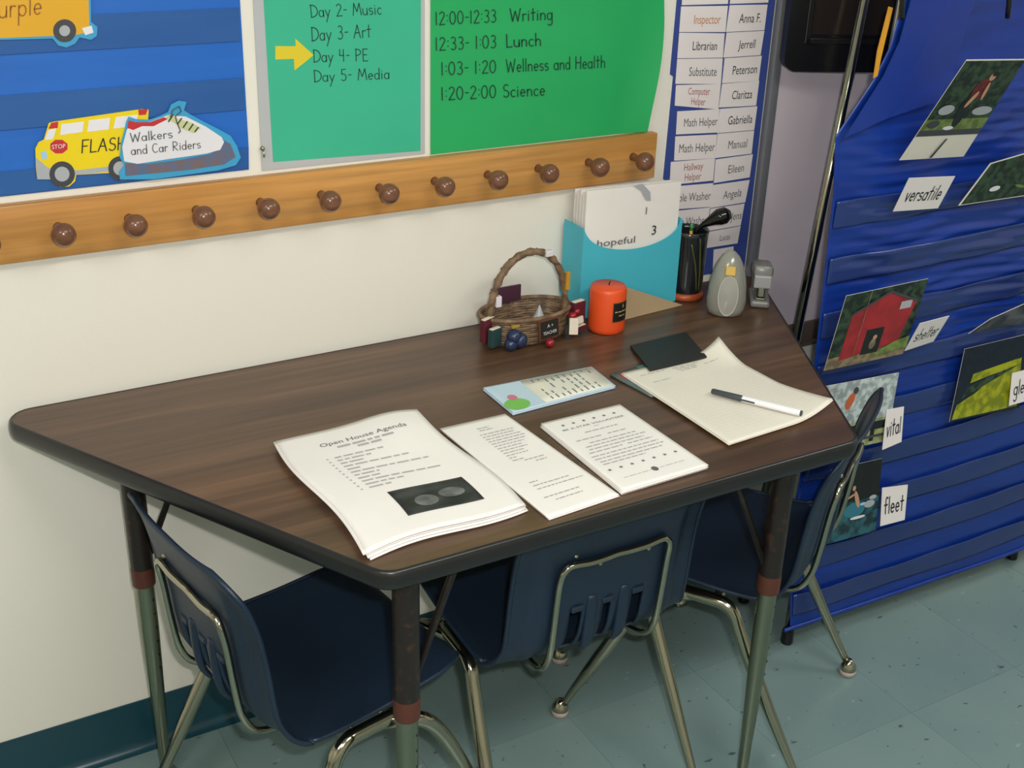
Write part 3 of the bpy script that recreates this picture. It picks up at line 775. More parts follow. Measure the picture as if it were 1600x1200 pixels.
o = part(MB().add(V, Fc), 'backing_fabric', ROYAL, fabr, True); md = o.modifiers.new('thick', 'SOLIDIFY'); md.thickness = .0015; md.offset = -1
# hem
part(MB().tube([(1.409+(XR-1.409)*i/40, fab(1.409+(XR-1.409)*i/40, .06)-.001, zb(1.409+(XR-1.409)*i/40)+.004) for i in range(41)], .0045, 8), 'bottom_hem', ROYAL, fabr, True)
def slope(x): return -.03*(x-1.6)*0
for z0, z1 in bands:
    V = []; nx, nz = 80, 10
    for j in range(nz+1):
        for i in range(nx+1):
            z = z0+(z1-z0)*j/nz; xl = lerp(left_tab, z)+.004; x = xl+(XR-.01-xl)*i/nx
            bulge = .0035+.003*(j/nz)+.0015*math.sin(x*31+z0*50)*(j/nz)
            V.append((x, fab(x, z)-bulge, z))
    Fc = [(j*(nx+1)+i, j*(nx+1)+i+1, (j+1)*(nx+1)+i+1, (j+1)*(nx+1)+i) for j in range(nz) for i in range(nx)]
    o = part(MB().add(V, Fc), 'pocket', ROYALV, fabr, True); md = o.modifiers.new('thick', 'SOLIDIFY'); md.thickness = .001; md.offset = -1
# folded upper flap, seam line and ribbon
fp = [(1.357, 1.113), (1.45, 1.138), (1.57, 1.158), (1.60, 1.22), (1.62, 1.34), (1.64, 1.5), (1.45, 1.5), (1.463, 1.34), (1.451, 1.265), (1.426, 1.21)]
V = [Vector((x, fab(x, z)-.012, z)) for x, z in fp]
part(MB().slab(V, (0, -1, 0), .002), 'corner_flap', mat('royal_blue_flap', (18, 50, 138), .45), fabr)
part(MB().slab([PY(*q, -.4) for q in ((1388, 10), (1394, 12), (1376, 88), (1370, 118), (1364, 122), (1370, 80))], (0, -1, 0), .002), 'ribbon', mat('amber_ribbon', (214, 150, 40), .5), fabr)
for c in ((1405, 8), (1572, 8)):
    q = PY(*c, -.42)
    part(MB().tube(bez([q+Vector((-.012, 0, .03)), q+Vector((.0, -.004, .01)), q+Vector((.003, -.004, -.008)), q+Vector((.01, 0, -.02))], 4), .0045, 8), 'hanging_clip', BLACK, fabr, True)

def lean_quad(px, yb_=-.383, lean=True):
    """card standing in a pocket: bottom on the pocket plane, top tipping toward the room"""
    bl = PY(*px[3], yb_); br = PY(*px[2], yb_)
    tl = PX(*px[0], bl.x); tr = PX(*px[1], br.x)
    a = (tl.y+tr.y)/2
    tl = PY(*px[0], a); tr = PY(*px[1], a)
    return [tl, tr, br, bl]
def shot(name, q, pieces, label, text=None, group=None, cat='photograph', bg=None, th=.001):
    P = q; nrm = (P[2]-P[3]).cross(P[0]-P[3]).normalized()
    if nrm.y > 0: nrm = -nrm
    o = MB().slab(P, nrm, th).out(name, bg or CARD, None, label=label, cat=cat, group=group)
    for k, (nm, uv, m_) in enumerate(pieces):
        MB().slab([bil(P, u, v)+nrm*(th+.0002*k) for u, v in uv], nrm, .0003).out(nm, m_, o)
    if text:
        V, Fc, asp = hand_geo(text, .11)
        u0_, u1_, v0, v1 = (.12, .9, .3, .74)
        obj('lettering', [bil(P, u0_+(u1_-u0_)*u, v0+(v1-v0)*v)+nrm*(th+.0004) for u, v in V], Fc, INK, o)
    return o
def E(cx, cy, rx, ry, n=16, tilt=0): return [(cx+rx*math.cos(6.2832*k/n)*math.cos(tilt)-ry*math.sin(6.2832*k/n)*math.sin(tilt), cy+rx*math.cos(6.2832*k/n)*math.sin(tilt)+ry*math.sin(6.2832*k/n)*math.cos(tilt)) for k in range(n)]
R4 = lambda a, b, c, d: [(a, b), (c, b), (c, d), (a, d)]
pm = lambda n, c, c2=None, s=70: mat(n, c, .35, noise=(c2 or tuple(int(v*.75) for v in c), (s, s, s), 6, .42, .58))
GRN = pm('foliage_print', (52, 74, 50), (18, 30, 22)); LAWN = pm('lawn_print', (120, 142, 70)); PALE = pm('pale_sky_print', (196, 208, 208)); MAROON = pm('maroon_print', (120, 30, 40))
BARN = pm('barn_red_print', (168, 36, 44), (140, 30, 38), 20); NIGHT = pm('night_print', (14, 26, 46)); GLOW = pm('yellow_green_print', (168, 170, 20), (120, 130, 10), 50)
WATER = pm('pool_print', (44, 96, 108), (24, 46, 52), 50); DARK = pm('dark_print', (22, 24, 26)); TAN = pm('tan_print', (150, 132, 100)); SKIN = mat('skin_print', (196, 150, 120), .4); ORG = mat('orange_print', (196, 96, 50), .4)
# exercise photo, bending outward
q = lean_quad([(1510, 93), (1602, 92), (1505, 244), (1405, 250)])
shot('photograph', q, [('scene', R4(.0, .34, 1, .99), GRN), ('lawn', R4(0, .3, 1, .42), LAWN), ('path', R4(0, .25, 1, .31), DGREY), ('trunks', E(.48, .5, .08, .17, tilt=.15), DARK), ('jumper', E(.55, .72, .12, .1, tilt=.3), MAROON), ('face', E(.62, .84, .05, .04), SKIN), ('shoes', E(.42, .33, .08, .02), WHITE), ('vehicle', E(.8, .5, .16, .045), LGREY), ('vehicle', E(.2, .52, .12, .05), LGREY), ('arm', E(.5, .62, .03, .09, tilt=-.5), SKIN), ('arm', E(.64, .7, .025, .09, tilt=.2), SKIN), ('bicycle', E(.14, .38, .09, .04), DGREY), ('cap', E(.63, .87, .055, .02), DARK), ('cord', [(.42, .02), (.46, .02), (.52, .22), (.49, .22)], DGREY)],
     'tall photograph of a person in maroon outdoors, topmost in the blue chart', bg=PAPER2)
q = lean_quad([(1420, 278), (1492, 275), (1465, 325), (1395, 330)])
shot('word_card', q, [], 'white word card reading versatile, under the tall photograph', 'versatile', 'word cards in the blue chart', 'card')
q = lean_quad([(1547, 255), (1660, 222), (1640, 300), (1497, 321)])
shot('photograph', q, [('scene', R4(.02, .02, .98, .98), GRN), ('jumper', E(.4, .75, .16, .12), MAROON), ('trousers', E(.3, .55, .12, .1), mat('denim_print', (40, 60, 110), .5)), ('ball', E(.3, .3, .06, .06), WHITE), ('grass', E(.7, .4, .2, .2), LAWN)],
     'photograph of someone in red on grass, cut by the right picture edge, beside versatile card', bg=PAPER2)
q = lean_quad([(1322, 462), (1450, 435), (1410, 552), (1287, 579)])
shot('photograph', q, [('sky', R4(.0, .0, 1, 1), GRN), ('ground', R4(0, 0, 1, .16), TAN), ('barn', [(.14, .1), (.86, .2), (.94, .72), (.55, .92), (.15, .7)], BARN), ('doorway', R4(.4, .12, .62, .46), DARK), ('sign', R4(.74, .66, .88, .76), LGREY), ('child', E(.52, .25, .04, .07), TAN), ('child_head', E(.53, .34, .025, .03), SKIN), ('fold_line', R4(.3, .0, .306, 1), TAN), ('roof_edge', [(.13, .7), (.55, .92), (.95, .72), (.95, .75), (.55, .955), (.13, .73)], DGREY), ('grass', [(.5, .06), (1, .1), (1, .26), (.8, .22)], LAWN)],
     'photograph of a red barn with a dark doorway in the blue chart', bg=PAPER2)
q = lean_quad([(1437, 505), (1483, 493), (1458, 533), (1413, 548)])
shot('word_card', q, [], 'white word card reading shelter, beside the red barn photograph', 'shelter', 'word cards in the blue chart', 'card')
q = lean_quad([(1290, 603), (1404, 582), (1385, 688), (1275, 712)])
shot('photograph', q, [('sky', R4(.0, .3, 1, 1), PALE), ('field', R4(0, .0, 1, .38), pm('olive_field_print', (170, 176, 120))), ('deck', R4(.3, .22, 1, .34), DARK), ('post', R4(.72, .05, .78, .3), DARK), ('rail', R4(.3, .1, 1, .14), DGREY), ('figure', E(.36, .72, .05, .12, tilt=-.3), ORG), ('head', E(.42, .86, .035, .05), DGREY)],
     'photograph of a figure leaping against a pale sky, beside the right table corner', bg=PAPER2)
q = lean_quad([(1385, 640), (1412, 635), (1408, 690), (1378, 703)], -.392)
shot('word_card', q, [], 'white word card reading vital, overlapping the pale sky photograph', 'vital', 'word cards in the blue chart', 'card')
q = lean_quad([(1507, 545), (1612, 520), (1592, 637), (1483, 659)])
shot('photograph', q, [('night', R4(0, 0, 1, 1), NIGHT), ('glow', [(.02, .02), (.95, .04), (.9, .7), (.6, .62), (.3, .35), (.05, .22)], GLOW), ('shade', [(.1, .3), (.9, .62), (.5, .55), (.15, .44)], GRN), ('glow_top', [(.18, .5), (.85, .62), (.85, .7), (.2, .62)], GLOW)],
     'photograph of glowing yellow-green light on dark ground, near the right picture edge', bg=PAPER2)
q = lean_quad([(1581, 583), (1624, 572), (1618, 622), (1576, 634)], -.392)
shot('word_card', q, [], 'white word card cut by the picture edge, beside the yellow-green photograph', 'gleam', 'word cards in the blue chart', 'card')
q = lean_quad([(1547, 498), (1650, 452), (1640, 495), (1513, 521)])
shot('photograph', q, [('print', R4(0, 0, 1, 1), pm('grey_blur_print', (90, 90, 96), (30, 34, 44), 25)), ('pale_shape', E(.4, .45, .18, .2), TAN)],
     'small leaning photograph with grey and tan shapes, above the yellow-green photograph', bg=PAPER2)
q = lean_quad([(1298, 734), (1378, 716), (1367, 829), (1280, 853)])
shot('photograph', q, [('dark', R4(0, .4, 1, 1), DARK), ('pool', R4(0, 0, 1, .5), WATER), ('bright_water', E(.55, .38, .2, .1), mat('bright_water_print', (50, 120, 140), .4)), ('swimmer', E(.58, .52, .035, .13, tilt=.4), SKIN), ('swimmer_head', E(.5, .68, .03, .035), SKIN), ('arm', E(.46, .58, .08, .015, tilt=.3), SKIN), ('foam', E(.88, .5, .07, .03), LGREY), ('foam', E(.7, .44, .06, .02), PALEB), ('splash', E(.82, .42, .1, .05), LGREY), ('leg', E(.62, .27, .14, .02), WHITE)],
     'dark photograph of someone leaping over pool water, lowest in the blue chart', bg=PAPER2)
q = lean_quad([(1378, 762), (1418, 757), (1413, 812), (1375, 822)], -.392)
shot('word_card', q, [], 'white word card reading fleet, beside the dark pool photograph', 'fleet', 'word cards in the blue chart', 'card')

# ================================================================== THINGS ON THE TABLE
Z0 = TZ+.0008
class Sheet:
    """paper lying on the table; corners TL TR BR BL in x,y; zf(u,v) gives the height (v=1 at the far edge)"""
    def __init__(s, tl, tr, br, bl, zf, curve=None): s.q = [Vector((*p, 0)) for p in (tl, tr, br, bl)]; s.zf = zf; s.cv = curve
    def pt(s, u, v, off=0):
        p = bil(s.q, u, v)
        if s.cv: p = p+Vector(s.cv(u, v))
        return Vector((p.x, p.y, s.zf(u, v)+off))
    def mesh(s, name, m, parent=None, th=.0006, nu=24, nv=30, u0=0, u1=1, v0=0, v1=1, off=0, **k):
        V = []; 
        for top in (1, 0):
            for j in range(nv+1):
                for i in range(nu+1): V.append(s.pt(u0+(u1-u0)*i/nu, v0+(v1-v0)*j/nv, off+(th if top else 0)))
        n = (nu+1)*(nv+1); Fc = []
        for j in range(nv):
            for i in range(nu):
                a = j*(nu+1)+i; f = (a, a+1, a+nu+2, a+nu+1); Fc.append(f); Fc.append(tuple(x+n for x in f[::-1]))
        bd = [i for i in range(nu+1)]+[(j+1)*(nu+1)-1 for j in range(1, nv+1)]+[nv*(nu+1)+i for i in range(nu-1, -1, -1)]+[j*(nu+1) for j in range(nv-1, 0, -1)]
        for a, b in zip(bd, bd[1:]+bd[:1]): Fc.append((a, a+n, b+n, b))
        return obj(name, V, Fc, m, parent, True, **k)
    def text(s, t, u0, u1, v0, v1, m, parent, off, hand=False, name='lettering', fit=True):
        V, Fc, asp = font_geo(t) if not hand else hand_geo(t, .1)
        obj(name, [s.pt(u0+(u1-u0)*u, v0+(v1-v0)*v, off) for u, v in V], Fc, m, parent)
    def bars(s, rows, h, m, parent, off, seed=1, name='small_print'):
        """lines too small to read: rows of word-like dashes (u0,u1,v)"""
        rnd = random.Random(seed); V = []; Fc = []
        for u0, u1, v in rows:
            u = u0
            while u < u1-.01:
                w_ = min(rnd.uniform(.03, .09), u1-u); n = len(V)
                V += [s.pt(u, v, off), s.pt(u+w_, v, off), s.pt(u+w_, v+h, off), s.pt(u, v+h, off)]; Fc.append((n, n+1, n+2, n+3)); u += w_+.014
        return obj(name, V, Fc, m, parent, kind='stuff')
# paper stack
def zst(u, v): return Z0+.0008+.014*math.exp(-((u-.82)/.3)**2-((v-.98)/.28)**2)+.003*math.sin(u*3.1)*(1-v)+.003*math.exp(-((u-.0)/.2)**2-((v-.45)/.3)**2)
cvs = lambda u, v: (.006*math.sin(v*math.pi*2)*(1-.4*u)+.004*u*math.sin(v*5), .004*math.sin(u*6.3)*(1-v)+.003*math.sin(u*5), 0)
ps = empty('paper_stack', (.47, -.48, TZ), label='thick wavy stack of white agenda sheets with a dark picture, front left of the table', cat='papers')
def stk(mesh_o): mesh_o.location = -ps.location; return mesh_o
nl = 7
for k in range(nl):
    dx = random.uniform(-.005, .005)*(1 if k < nl-1 else 0); dy = random.uniform(-.005, .004)*(1 if k < nl-1 else 0)
    sc_ = (k+1)/nl
    S = Sheet((.357+dx, -.3105+dy), (.583+dx, -.322+dy), (.592+dx, -.632+dy), (.354+dx, -.648+dy), (lambda sc_: lambda u, v: Z0+(zst(u, v)-Z0)*(.35+.65*sc_)+.0017*(nl-1)*(sc_-1/nl)*1.0)(sc_), cvs)
    so = stk(S.mesh('sheet', PAPER, ps, th=.0014))
top = S; o = .0020
S.text('Open House Agenda', .245, .835, .845, .878, INKGR, so, o)
S.bars([(.34, .72, .806), (.46, .62, .777)], .016, INKL, so, o, 2, 'subtitle_print')
S.bars([(.27, .27+w_, .72-.031*i) for i, w_ in enumerate((.32, .22, .16, .42, .1, .5, .16, .14, .5, .24, .14))], .011, INKL, so, o, 3)
S.bars([(.215, .228, .72-.031*i) for i in range(11)], .01, INKL, so, o, 4, 'bullet')
PIC = mat('dark_photo_print', (60, 62, 60), .5, noise=((28, 30, 30), (26, 40, 20), 5, .35, .65))
pic = S.mesh('printed_picture', PIC, so, th=.0002, nu=12, nv=12, u0=.33, u1=.80, v0=.13, v1=.345, off=.0018)
PL = mat('pale_photo_print', (122, 124, 122), .5, noise=((80, 82, 80), (40, 40, 40), 5, .35, .65))
for (a, b, c, d) in ((.42, .56, .17, .26), (.58, .74, .2, .28)):
    P_ = [S.pt(a+(b-a)*(.5+.5*math.cos(k*.3927)), c+(d-c)*(.5+.5*math.sin(k*.3927)), .0024) for k in range(16)]
    obj('printed_shape', P_, [tuple(range(16))], PL, so)
# small curve helper for single stacks of printed sheets
def sheet_pile(name, px, label, h, zf=None, layers=2, m=PAPER, cv=None, cat='papers'):
    c = [PZ(*p, TZ+h) for p in px]
    e = empty(name, tuple((c[0]+c[2])/2*Vector((1, 1, 0)).x if False else ((c[0].x+c[2].x)/2, (c[0].y+c[2].y)/2, TZ)), label=label, cat=cat)
    out = None
    for k in range(layers):
        j = 0 if k == layers-1 else 1
        d = (random.uniform(-.0015, .0015)*j, random.uniform(-.0015, .0015)*j)
        t = h/layers
        S = Sheet(*[(p.x+d[0], p.y+d[1]) for p in c], (lambda k: (lambda u, v: Z0+t*k+(zf(u, v) if zf else 0)))(k), cv)
        out = S.mesh('sheet', m, e, th=t-.0001, off=0); out.location = -e.location
    return S, out, t+.0003
S, so, o = sheet_pile('paper_pile', [(687, 670), (789, 647), (967, 773), (857, 810)], 'narrow pile of white half-width letters in the middle, right of the thick stack', .004)
S.bars([(.42, .6, .90), (.42, .62, .875)]+[(.36, .36+w_, .83-.028*i) for i, w_ in enumerate((.5, .46, .52, .56, .5, .44, .36, .4, .3, .32, .1, .16))]+[(.5, .8, .5), (.62, .78, .47)]+[(.2, .8, .42-.02*i) for i in range(0)]+[(.24, .36, .3), (.24, .75, .265), (.24, .9, .23), (.2, .7, .15), (.3, .68, .11)], .009, INKL, so, o, 5)
S, so, o = sheet_pile('paper_pile', [(845, 662), (968, 632), (1107, 727), (973, 767)], 'pile of white flyers with rows of printed stars, centre right', .007, layers=3)
def stars(S, us, v, r, so, o):
    for u in us:
        P_ = [S.pt(u+(r if k % 2 == 0 else r*.42)*math.sin(k*.6283), v+(r if k % 2 == 0 else r*.42)*.66*math.cos(k*.6283), o) for k in range(10)]
        obj('star', P_, [tuple(range(10))[::-1]], INKGR, so)
stars(S, [.18+.128*k for k in range(6)], .90, .026, so, o); stars(S, [.10+.13*k for k in range(7)], .245, .026, so, o)
S.text('BE A STAR VOLUNTEER', .12, .88, .825, .848, INKGR, so, o); S.text('for', .47, .53, .79, .81, INKL, so, o)
S.bars([(.3, .7, .74), (.12, .42, .66), (.5, .72, .66), (.22, .78, .6), (.14, .86, .56), (.14, .8, .52), (.1, .5, .48), (.56, .86, .48), (.08, .88, .43), (.08, .9, .39), (.1, .84, .35), (.1, .6, .315)], .012, INKL, so, o, 6)
S.bars([(.14, .45, .12), (.56, .86, .12)], .006, INKL, so, o, 8)
P_ = [S.pt(u, v, o) for u, v in E(.5, .125, .035, .028)]; obj('emblem', P_, [tuple(range(16))], INKGR, so)
# notepad with green corner drawing
S, so, o = sheet_pile('notepad', [(755, 606), (924, 573), (962, 603), (802, 645)], 'pale blue and cream printed notepad with a green drawing in its corner', .005, m=mat('pale_blue_pad', (190, 214, 228), .4), cat='notepad')
cr = S.mesh('cream_panel', mat('cream_print', (226, 224, 208), .5), so, th=.0002, nu=4, nv=4, u0=.32, u1=.985, v0=.04, v1=.96, off=o-.0003)
rr = []
for c0 in range(9):
    pass
V = []; Fc = []; rnd = random.Random(4)
for i in range(10):
    u = .40+.058*i
    v = .10
    while v < .9:
        l = rnd.uniform(.08, .2)
        if rnd.random() < .75:
            n = len(V); V += [S.pt(a, b, o) for a, b in ((u, v), (u+.016, v), (u+.016, min(.92, v+l)), (u, min(.92, v+l)))]; Fc.append((n, n+1, n+2, n+3))
        v += l+.05
obj('small_print', V, Fc, mat('slate_print', (120, 126, 140), .6), so, kind='stuff')
P_ = [S.pt(u, v, o) for u, v in E(.10, .22, .11, .2)]; obj('green_drawing', P_, [tuple(range(16))], mat('frog_green_print', (120, 190, 90), .5), so)
P_ = [S.pt(u, v, o+.0003) for u, v in E(.12, .46, .04, .1)]; obj('red_drawing', P_, [tuple(range(16))], mat('pink_red_print', (206, 120, 140), .5), so)
# big sign-up sheet with lifted corners
def zbig(u, v): return .026*max(0, (u-.70)/.30)**2*(max(0, (v-.72)/.28)**1.5)+.022*max(0, (u-.62)/.38)**2*(max(0, (.45-v)/.45)**1.3)+.003*math.exp(-((u-.5)/.5)**2)*math.sin(v*5)*.3
e = empty('sign_up_sheets', (1.08, -.46, TZ), label='ivory sign-up sheets with curled right corners lying under the marker pen', cat='papers')
for k in range(2):
    d = .002*(1-k)
    S = Sheet((.962-d, -.328), (1.172, -.322+d), (1.180, -.600-d), (.962-d, -.6155), (lambda k: lambda u, v: Z0+.0042+.0016*k+zbig(u, v))(k))
    so = S.mesh('sheet', PAPER2, e, th=.0012); so.location = -e.location
o = .0016
for k, (a, b) in enumerate(((.42, .68), (.44, .64), (.46, .62), (.47, .6), (.12, .3), (.75, .86))):
    pass
S.bars([(.42, .68, .905), (.44, .66, .888), (.45, .64, .871), (.46, .62, .854), (.1, .34, .91), (.72, .86, .87), (.12, .3, .80)], .007, INKL, so, o, 9)
S.bars([(.06, .94, .74-.03*i) for i in range(22)], .0016, mat('rule_line', (206, 200, 190), .6), so, o, 10, 'ruled_line')
# coloured card peeking from below
uc = Sheet((.945, -.318), (1.07, -.30), (1.08, -.40), (.958, -.42), lambda u, v: Z0+.0002)
so2 = uc.mesh('picture_card', mat('teal_card', (96, 112, 112), .4), None, th=.003, nu=4, nv=4, label='thin coloured card peeking out under the sign-up sheets by the black case', cat='card')
P_ = [uc.pt(u, v, .0034) for u, v in E(.16, .78, .12, .14)]; obj('red_drawing', P_, [tuple(range(16))], mat('dull_red_print', (150, 70, 66), .5), so2)
P_ = [uc.pt(u, v, .0034) for u, v in ((.45, .7), (.9, .75), (.9, .97), (.45, .97))]; obj('teal_drawing', P_, [(0, 1, 2, 3)], mat('teal_print', (70, 110, 110), .5), so2)
# black case
c = [PZ(*p, TZ+.008) for p in ((985, 537), (1072, 516), (1104, 560), (1015, 581))]
MB().slab([Vector((p.x, p.y, Z0+dz)) for p, dz in zip(c, (.0006, .0006, .0078, .0078))], (0, 0, 1), .0035).out('black_case', mat('black_leatherette', (24, 27, 24), .5, bump=.3, bscale=300), None,
     label='flat black leatherette case lying above the sign-up sheets', cat='case')
# marker pen
a = PZ(1112, 611, TZ+.016); b = PZ(1253, 646, TZ+.016); d = (b-a).normalized()
pe = empty('marker_pen', tuple(a+Vector((0, 0, 0))), math.atan2(d.y, d.x), label='white marker pen with a grey-black cap lying on the ivory sheets', cat='pen')
Lp = (b-a).length
def xl(prof, name, m):
    V = []; n = 14
    for x, r in prof:
        for k in range(n): V.append((x, r*math.cos(6.28318*k/n), r*math.sin(6.28318*k/n)))
    Fc = [(i*n+k, i*n+(k+1) % n, (i+1)*n+(k+1) % n, (i+1)*n+k) for i in range(len(prof)-1) for k in range(n)]+[tuple(range(n))[::-1], tuple((len(prof)-1)*n+k for k in range(n))]
    return shade_auto(obj(name, V, Fc, m, pe), 40)
CAP = mat('charcoal_cap', (66, 70, 74), .4)
xl([(0, .0035), (.002, .0048), (.05, .0054), (.052, .005)], 'cap', CAP)
xl([(.0525, .0049), (.058, .0052), (.075, .0054), (Lp-.003, .0054), (Lp-.0025, .005)], 'barrel', mat('white_barrel', (236, 236, 240), .3))
xl([(Lp-.0025, .0046), (Lp, .0046), (Lp+.0005, .004)], 'end_plug', DGREY)
MB().box((.062, -.0052, .0), (.026, .0014, .003), bev=.0005).out('clip', CAP, pe)

# candle
cc_ = (1.056, -.14)
ca = empty('pillar_candle', (cc_[0], cc_[1], Z0), label='orange-red pillar candle with a square black label', cat='candle')
WAX = mat('orange_wax', (232, 86, 34), .4, noise=((224, 76, 30), (10, 10, 10), 3, .3, .7))
WAXT = mat('worn_wax_top', (206, 74, 44), .5)
MB().lathe([(.030, 0), (.0335, .003), (.034, .01), (.034, .078), (.033, .084), (.0305, .087)], (0, 0, 0), 36).out('wax_body', WAX, ca, True)
MB().lathe([(.0303, .084), (.0300, .0872), (.024, .0855), (.01, .0845), (.001, .0843)][::-1][::-1], (0, 0, 0), 36).out('melt_pool', WAXT, ca, True)
MB().tube([(0, 0, .084), (.001, 0, .09), (.003, 0, .094)], .0012, 8).out('wick', BLACK, ca, True)
def curved(a0, a1, z0, z1, r, name, m, par, n=12):
    V = [(rr*math.cos(a0+(a1-a0)*i/n), rr*math.sin(a0+(a1-a0)*i/n), z) for rr in (r, r-.002) for z in (z0, z1) for i in range(n+1)]
    k = n+1; Fc = [(i, i+1, k+i+1, k+i) for i in range(n)]+[(2*k+i, 3*k+i, 3*k+i+1, 2*k+i+1) for i in range(n)]+[(k+i, k+i+1, 3*k+i+1, 3*k+i) for i in range(n)]+[(i, 2*k+i, 2*k+i+1, i+1) for i in range(n)]+[(0, k, 3*k, 2*k), (n, 2*k+n, 3*k+n, k+n)]
    return obj(name, V, Fc, m, par, False)
ac = math.radians(-107)
GOLD = mat('dull_gold', (120, 104, 60), .4, .5)
lb = curved(ac, ac+1.08, .026, .064, .0346, 'paper_label', GOLD, ca)
curved(ac+.03, ac+1.05, .0275, .0625, .0349, 'label_face', mat('black_label', (24, 22, 20), .4), lb)
def cyl_text(s, a0, a1, z0, z1, m, par, r=.0352):
    V, Fc, _ = font_geo(s); obj('lettering', [(r*math.cos(a0+(a1-a0)*u), r*math.sin(a0+(a1-a0)*u), z0+(z1-z0)*v) for u, v in V], Fc, m, par)
V = [(.0352*math.cos(ac+.62+x), .0352*math.sin(ac+.62+x), z) for x, z in ((-.03, .053), (.03, .053), (.045, .056), (.0, .0615), (-.04, .057))]
obj('flame_emblem', V, [(0, 1, 2, 3, 4)], mat('gold_print', (176, 160, 110), .5), lb)
V = []; Fc = []
for a0, a1, z in ((.12, .26, .045), (.30, .5, .045), (.54, .8, .045), (.84, .96, .045), (.36, .56, .037), (.6, .78, .037)):
    n = len(V); V += [(.0352*math.cos(ac+q), .0352*math.sin(ac+q), zz) for q, zz in ((a0, z), (a1, z), (a1, z+.0022), (a0, z+.0022))]; Fc.append((n, n+1, n+2, n+3))
obj('small_print', V, Fc, mat('gold_print', (176, 160, 110), .5), lb, kind='stuff')

# basket
bc = Vector((.905, -.098, Z0)); RX, RY, HB = .088, .052, .05
bk = empty('wicker_basket', tuple(bc), label='oval brown wicker basket with arched handle and teacher ornaments', cat='basket')
WICK = mat('brown_wicker', (138, 112, 84), .6, noise=((96, 74, 54), (60, 60, 60), 4, .35, .65)); WICKD = mat('dark_wicker', (116, 94, 70), .65, noise=((78, 60, 46), (60, 60, 60), 4, .35, .65))
for k in range(10):
    z = .004+k*.0046; fl_ = 1+.0*k+.012*math.sin(k)
    f = .90+.10*k/9
    pts = [(RX*f*math.cos(6.28318*i/48), RY*f*math.sin(6.28318*i/48), z+.0012*math.sin(i*math.pi/2+k*math.pi)) for i in range(48)]
    MB().tube(pts, .0028, 8, closed=True).out('weave_strand', WICK if k % 3 else WICKD, bk, True)
MB().lathe([(.88, .0), (.88, .003)], (0, 0, 0), 40, RX, RY).out('basket_floor', WICKD, bk)
for k in range(16):
    a = 6.28318*k/16; MB().tube([(RX*.9*math.cos(a), RY*.9*math.sin(a), .0), (RX*.99*math.cos(a), RY*.99*math.sin(a), .05)], .0025, 6).out('stake', WICKD, bk, True)
MB().tube([(RX*1.02*math.cos(6.28318*i/48), RY*1.02*math.sin(6.28318*i/48), .051) for i in range(48)], .0042, 8, closed=True).out('rim', WICK, bk, True)
# handle arch: along x, rising
hp = []
for i in range(31):
    a = math.pi*(i/30); hp.append((-.078*math.cos(a)*(1+.04*math.sin(a)), -.012, .035+.128*math.sin(a)**.85 if 0 < i < 30 else .012))
MB().tube(hp, [.0062+.0014*math.sin(i*2.2) for i in range(31)], 10).out('handle', WICK, bk, True)
V = hp
for off in (0, 1):
    sp_ = [(x+.006*math.cos(i*1.4+off*3.14), y+.006*math.sin(i*1.4+off*3.14), z+.004*math.sin(i*1.4+off*3.14)) for i, (x, y, z) in enumerate(hp)]
    MB().tube(sp_, .0022, 6).out('handle_twine', WICKD, bk, True)
# ornaments glued on (they move with the basket)
def deco(name, m, c, d, rz=0, rx=0, **k):
    mb = MB().box((0, 0, 0), d, 0, bev=min(d)*.12); R = Matrix.Rotation(rz, 3, 'Z') @ Matrix.Rotation(rx, 3, 'X')
    mb.v = [tuple(R @ Vector(v)+Vector(c)) for v in mb.v]; return mb.out(name, m, bk, **k)
CB = mat('chalkboard', (24, 26, 24), .6)
brd = deco('chalkboard', mat('board_frame_wood', (104, 60, 40), .5), (.015, -.0585, .032), (.046, .004, .036), .18, -.12)
deco('chalkboard_face', CB, (.0155, -.0605, .032), (.041, .0025, .031), .18, -.12)
bx = Vector((math.cos(.18), math.sin(.18), 0)); by = Matrix.Rotation(.18, 3, 'Z') @ (Matrix.Rotation(-.12, 3, 'X') @ Vector((0, 0, 1)))
nb = by.cross(bx)*1; nb = nb if nb.y < 0 else -nb
c0 = Vector((.0155, -.0605, .032))+nb*.0016
CH = mat('chalk', (214, 212, 204), .8)
for s, ua, ub, va, vb in (('A +', -.006, .008, .003, .0095), ('TEACHER', -.016, .016, -.009, -.003)):
    write('lettering', s, (lambda ua, ub, va, vb: lambda u, v: c0+bx*(ua+(ub-ua)*u)+by*(va+(vb-va)*v))(ua, ub, va, vb), CH, brd, False)
def apple(c, r):
    MB().lathe([(.1*r, -.8*r), (.6*r, -.85*r), (.95*r, -.3*r), (r, .15*r), (.75*r, .7*r), (.3*r, .82*r), (.05*r, .6*r)], c, 16).out('apple', mat('apple_red', (150, 30, 38), .25), bk, True)
apple((.012, -.070, .009), .0085); apple((.068, -.056, .014), .008); apple((.075, -.043, .040), .008); apple((.088, -.036, .044), .007)
BKM = mat('maroon_cover', (88, 30, 44), .4); BKT = mat('teal_cover', (40, 66, 66), .4); PGS = mat('book_pages', (222, 212, 192), .6); BKB = mat('dusk_blue', (38, 52, 84), .3)
def book(c, d, m, rz=0, rx=0):
    b = deco('book', m, c, d, rz, rx); deco('pages', PGS, (c[0], c[1], c[2]+.0012), (d[0]*.92, d[1]*.7, d[2]*1.0), rz, rx); return b
book((-.088, -.02, .034), (.03, .012, .042), BKM, .4); book((-.082, -.036, .024), (.024, .012, .034), BKT, .3)
book((.094, -.03, .036), (.028, .014, .05), BKM, .2)
deco('open_book', PGS, (.066, -.062, .028), (.016, .005, .03), -.5, -.2); deco('open_book_page', PGS, (.079, -.058, .036), (.022, .005, .012), .35, -.2)
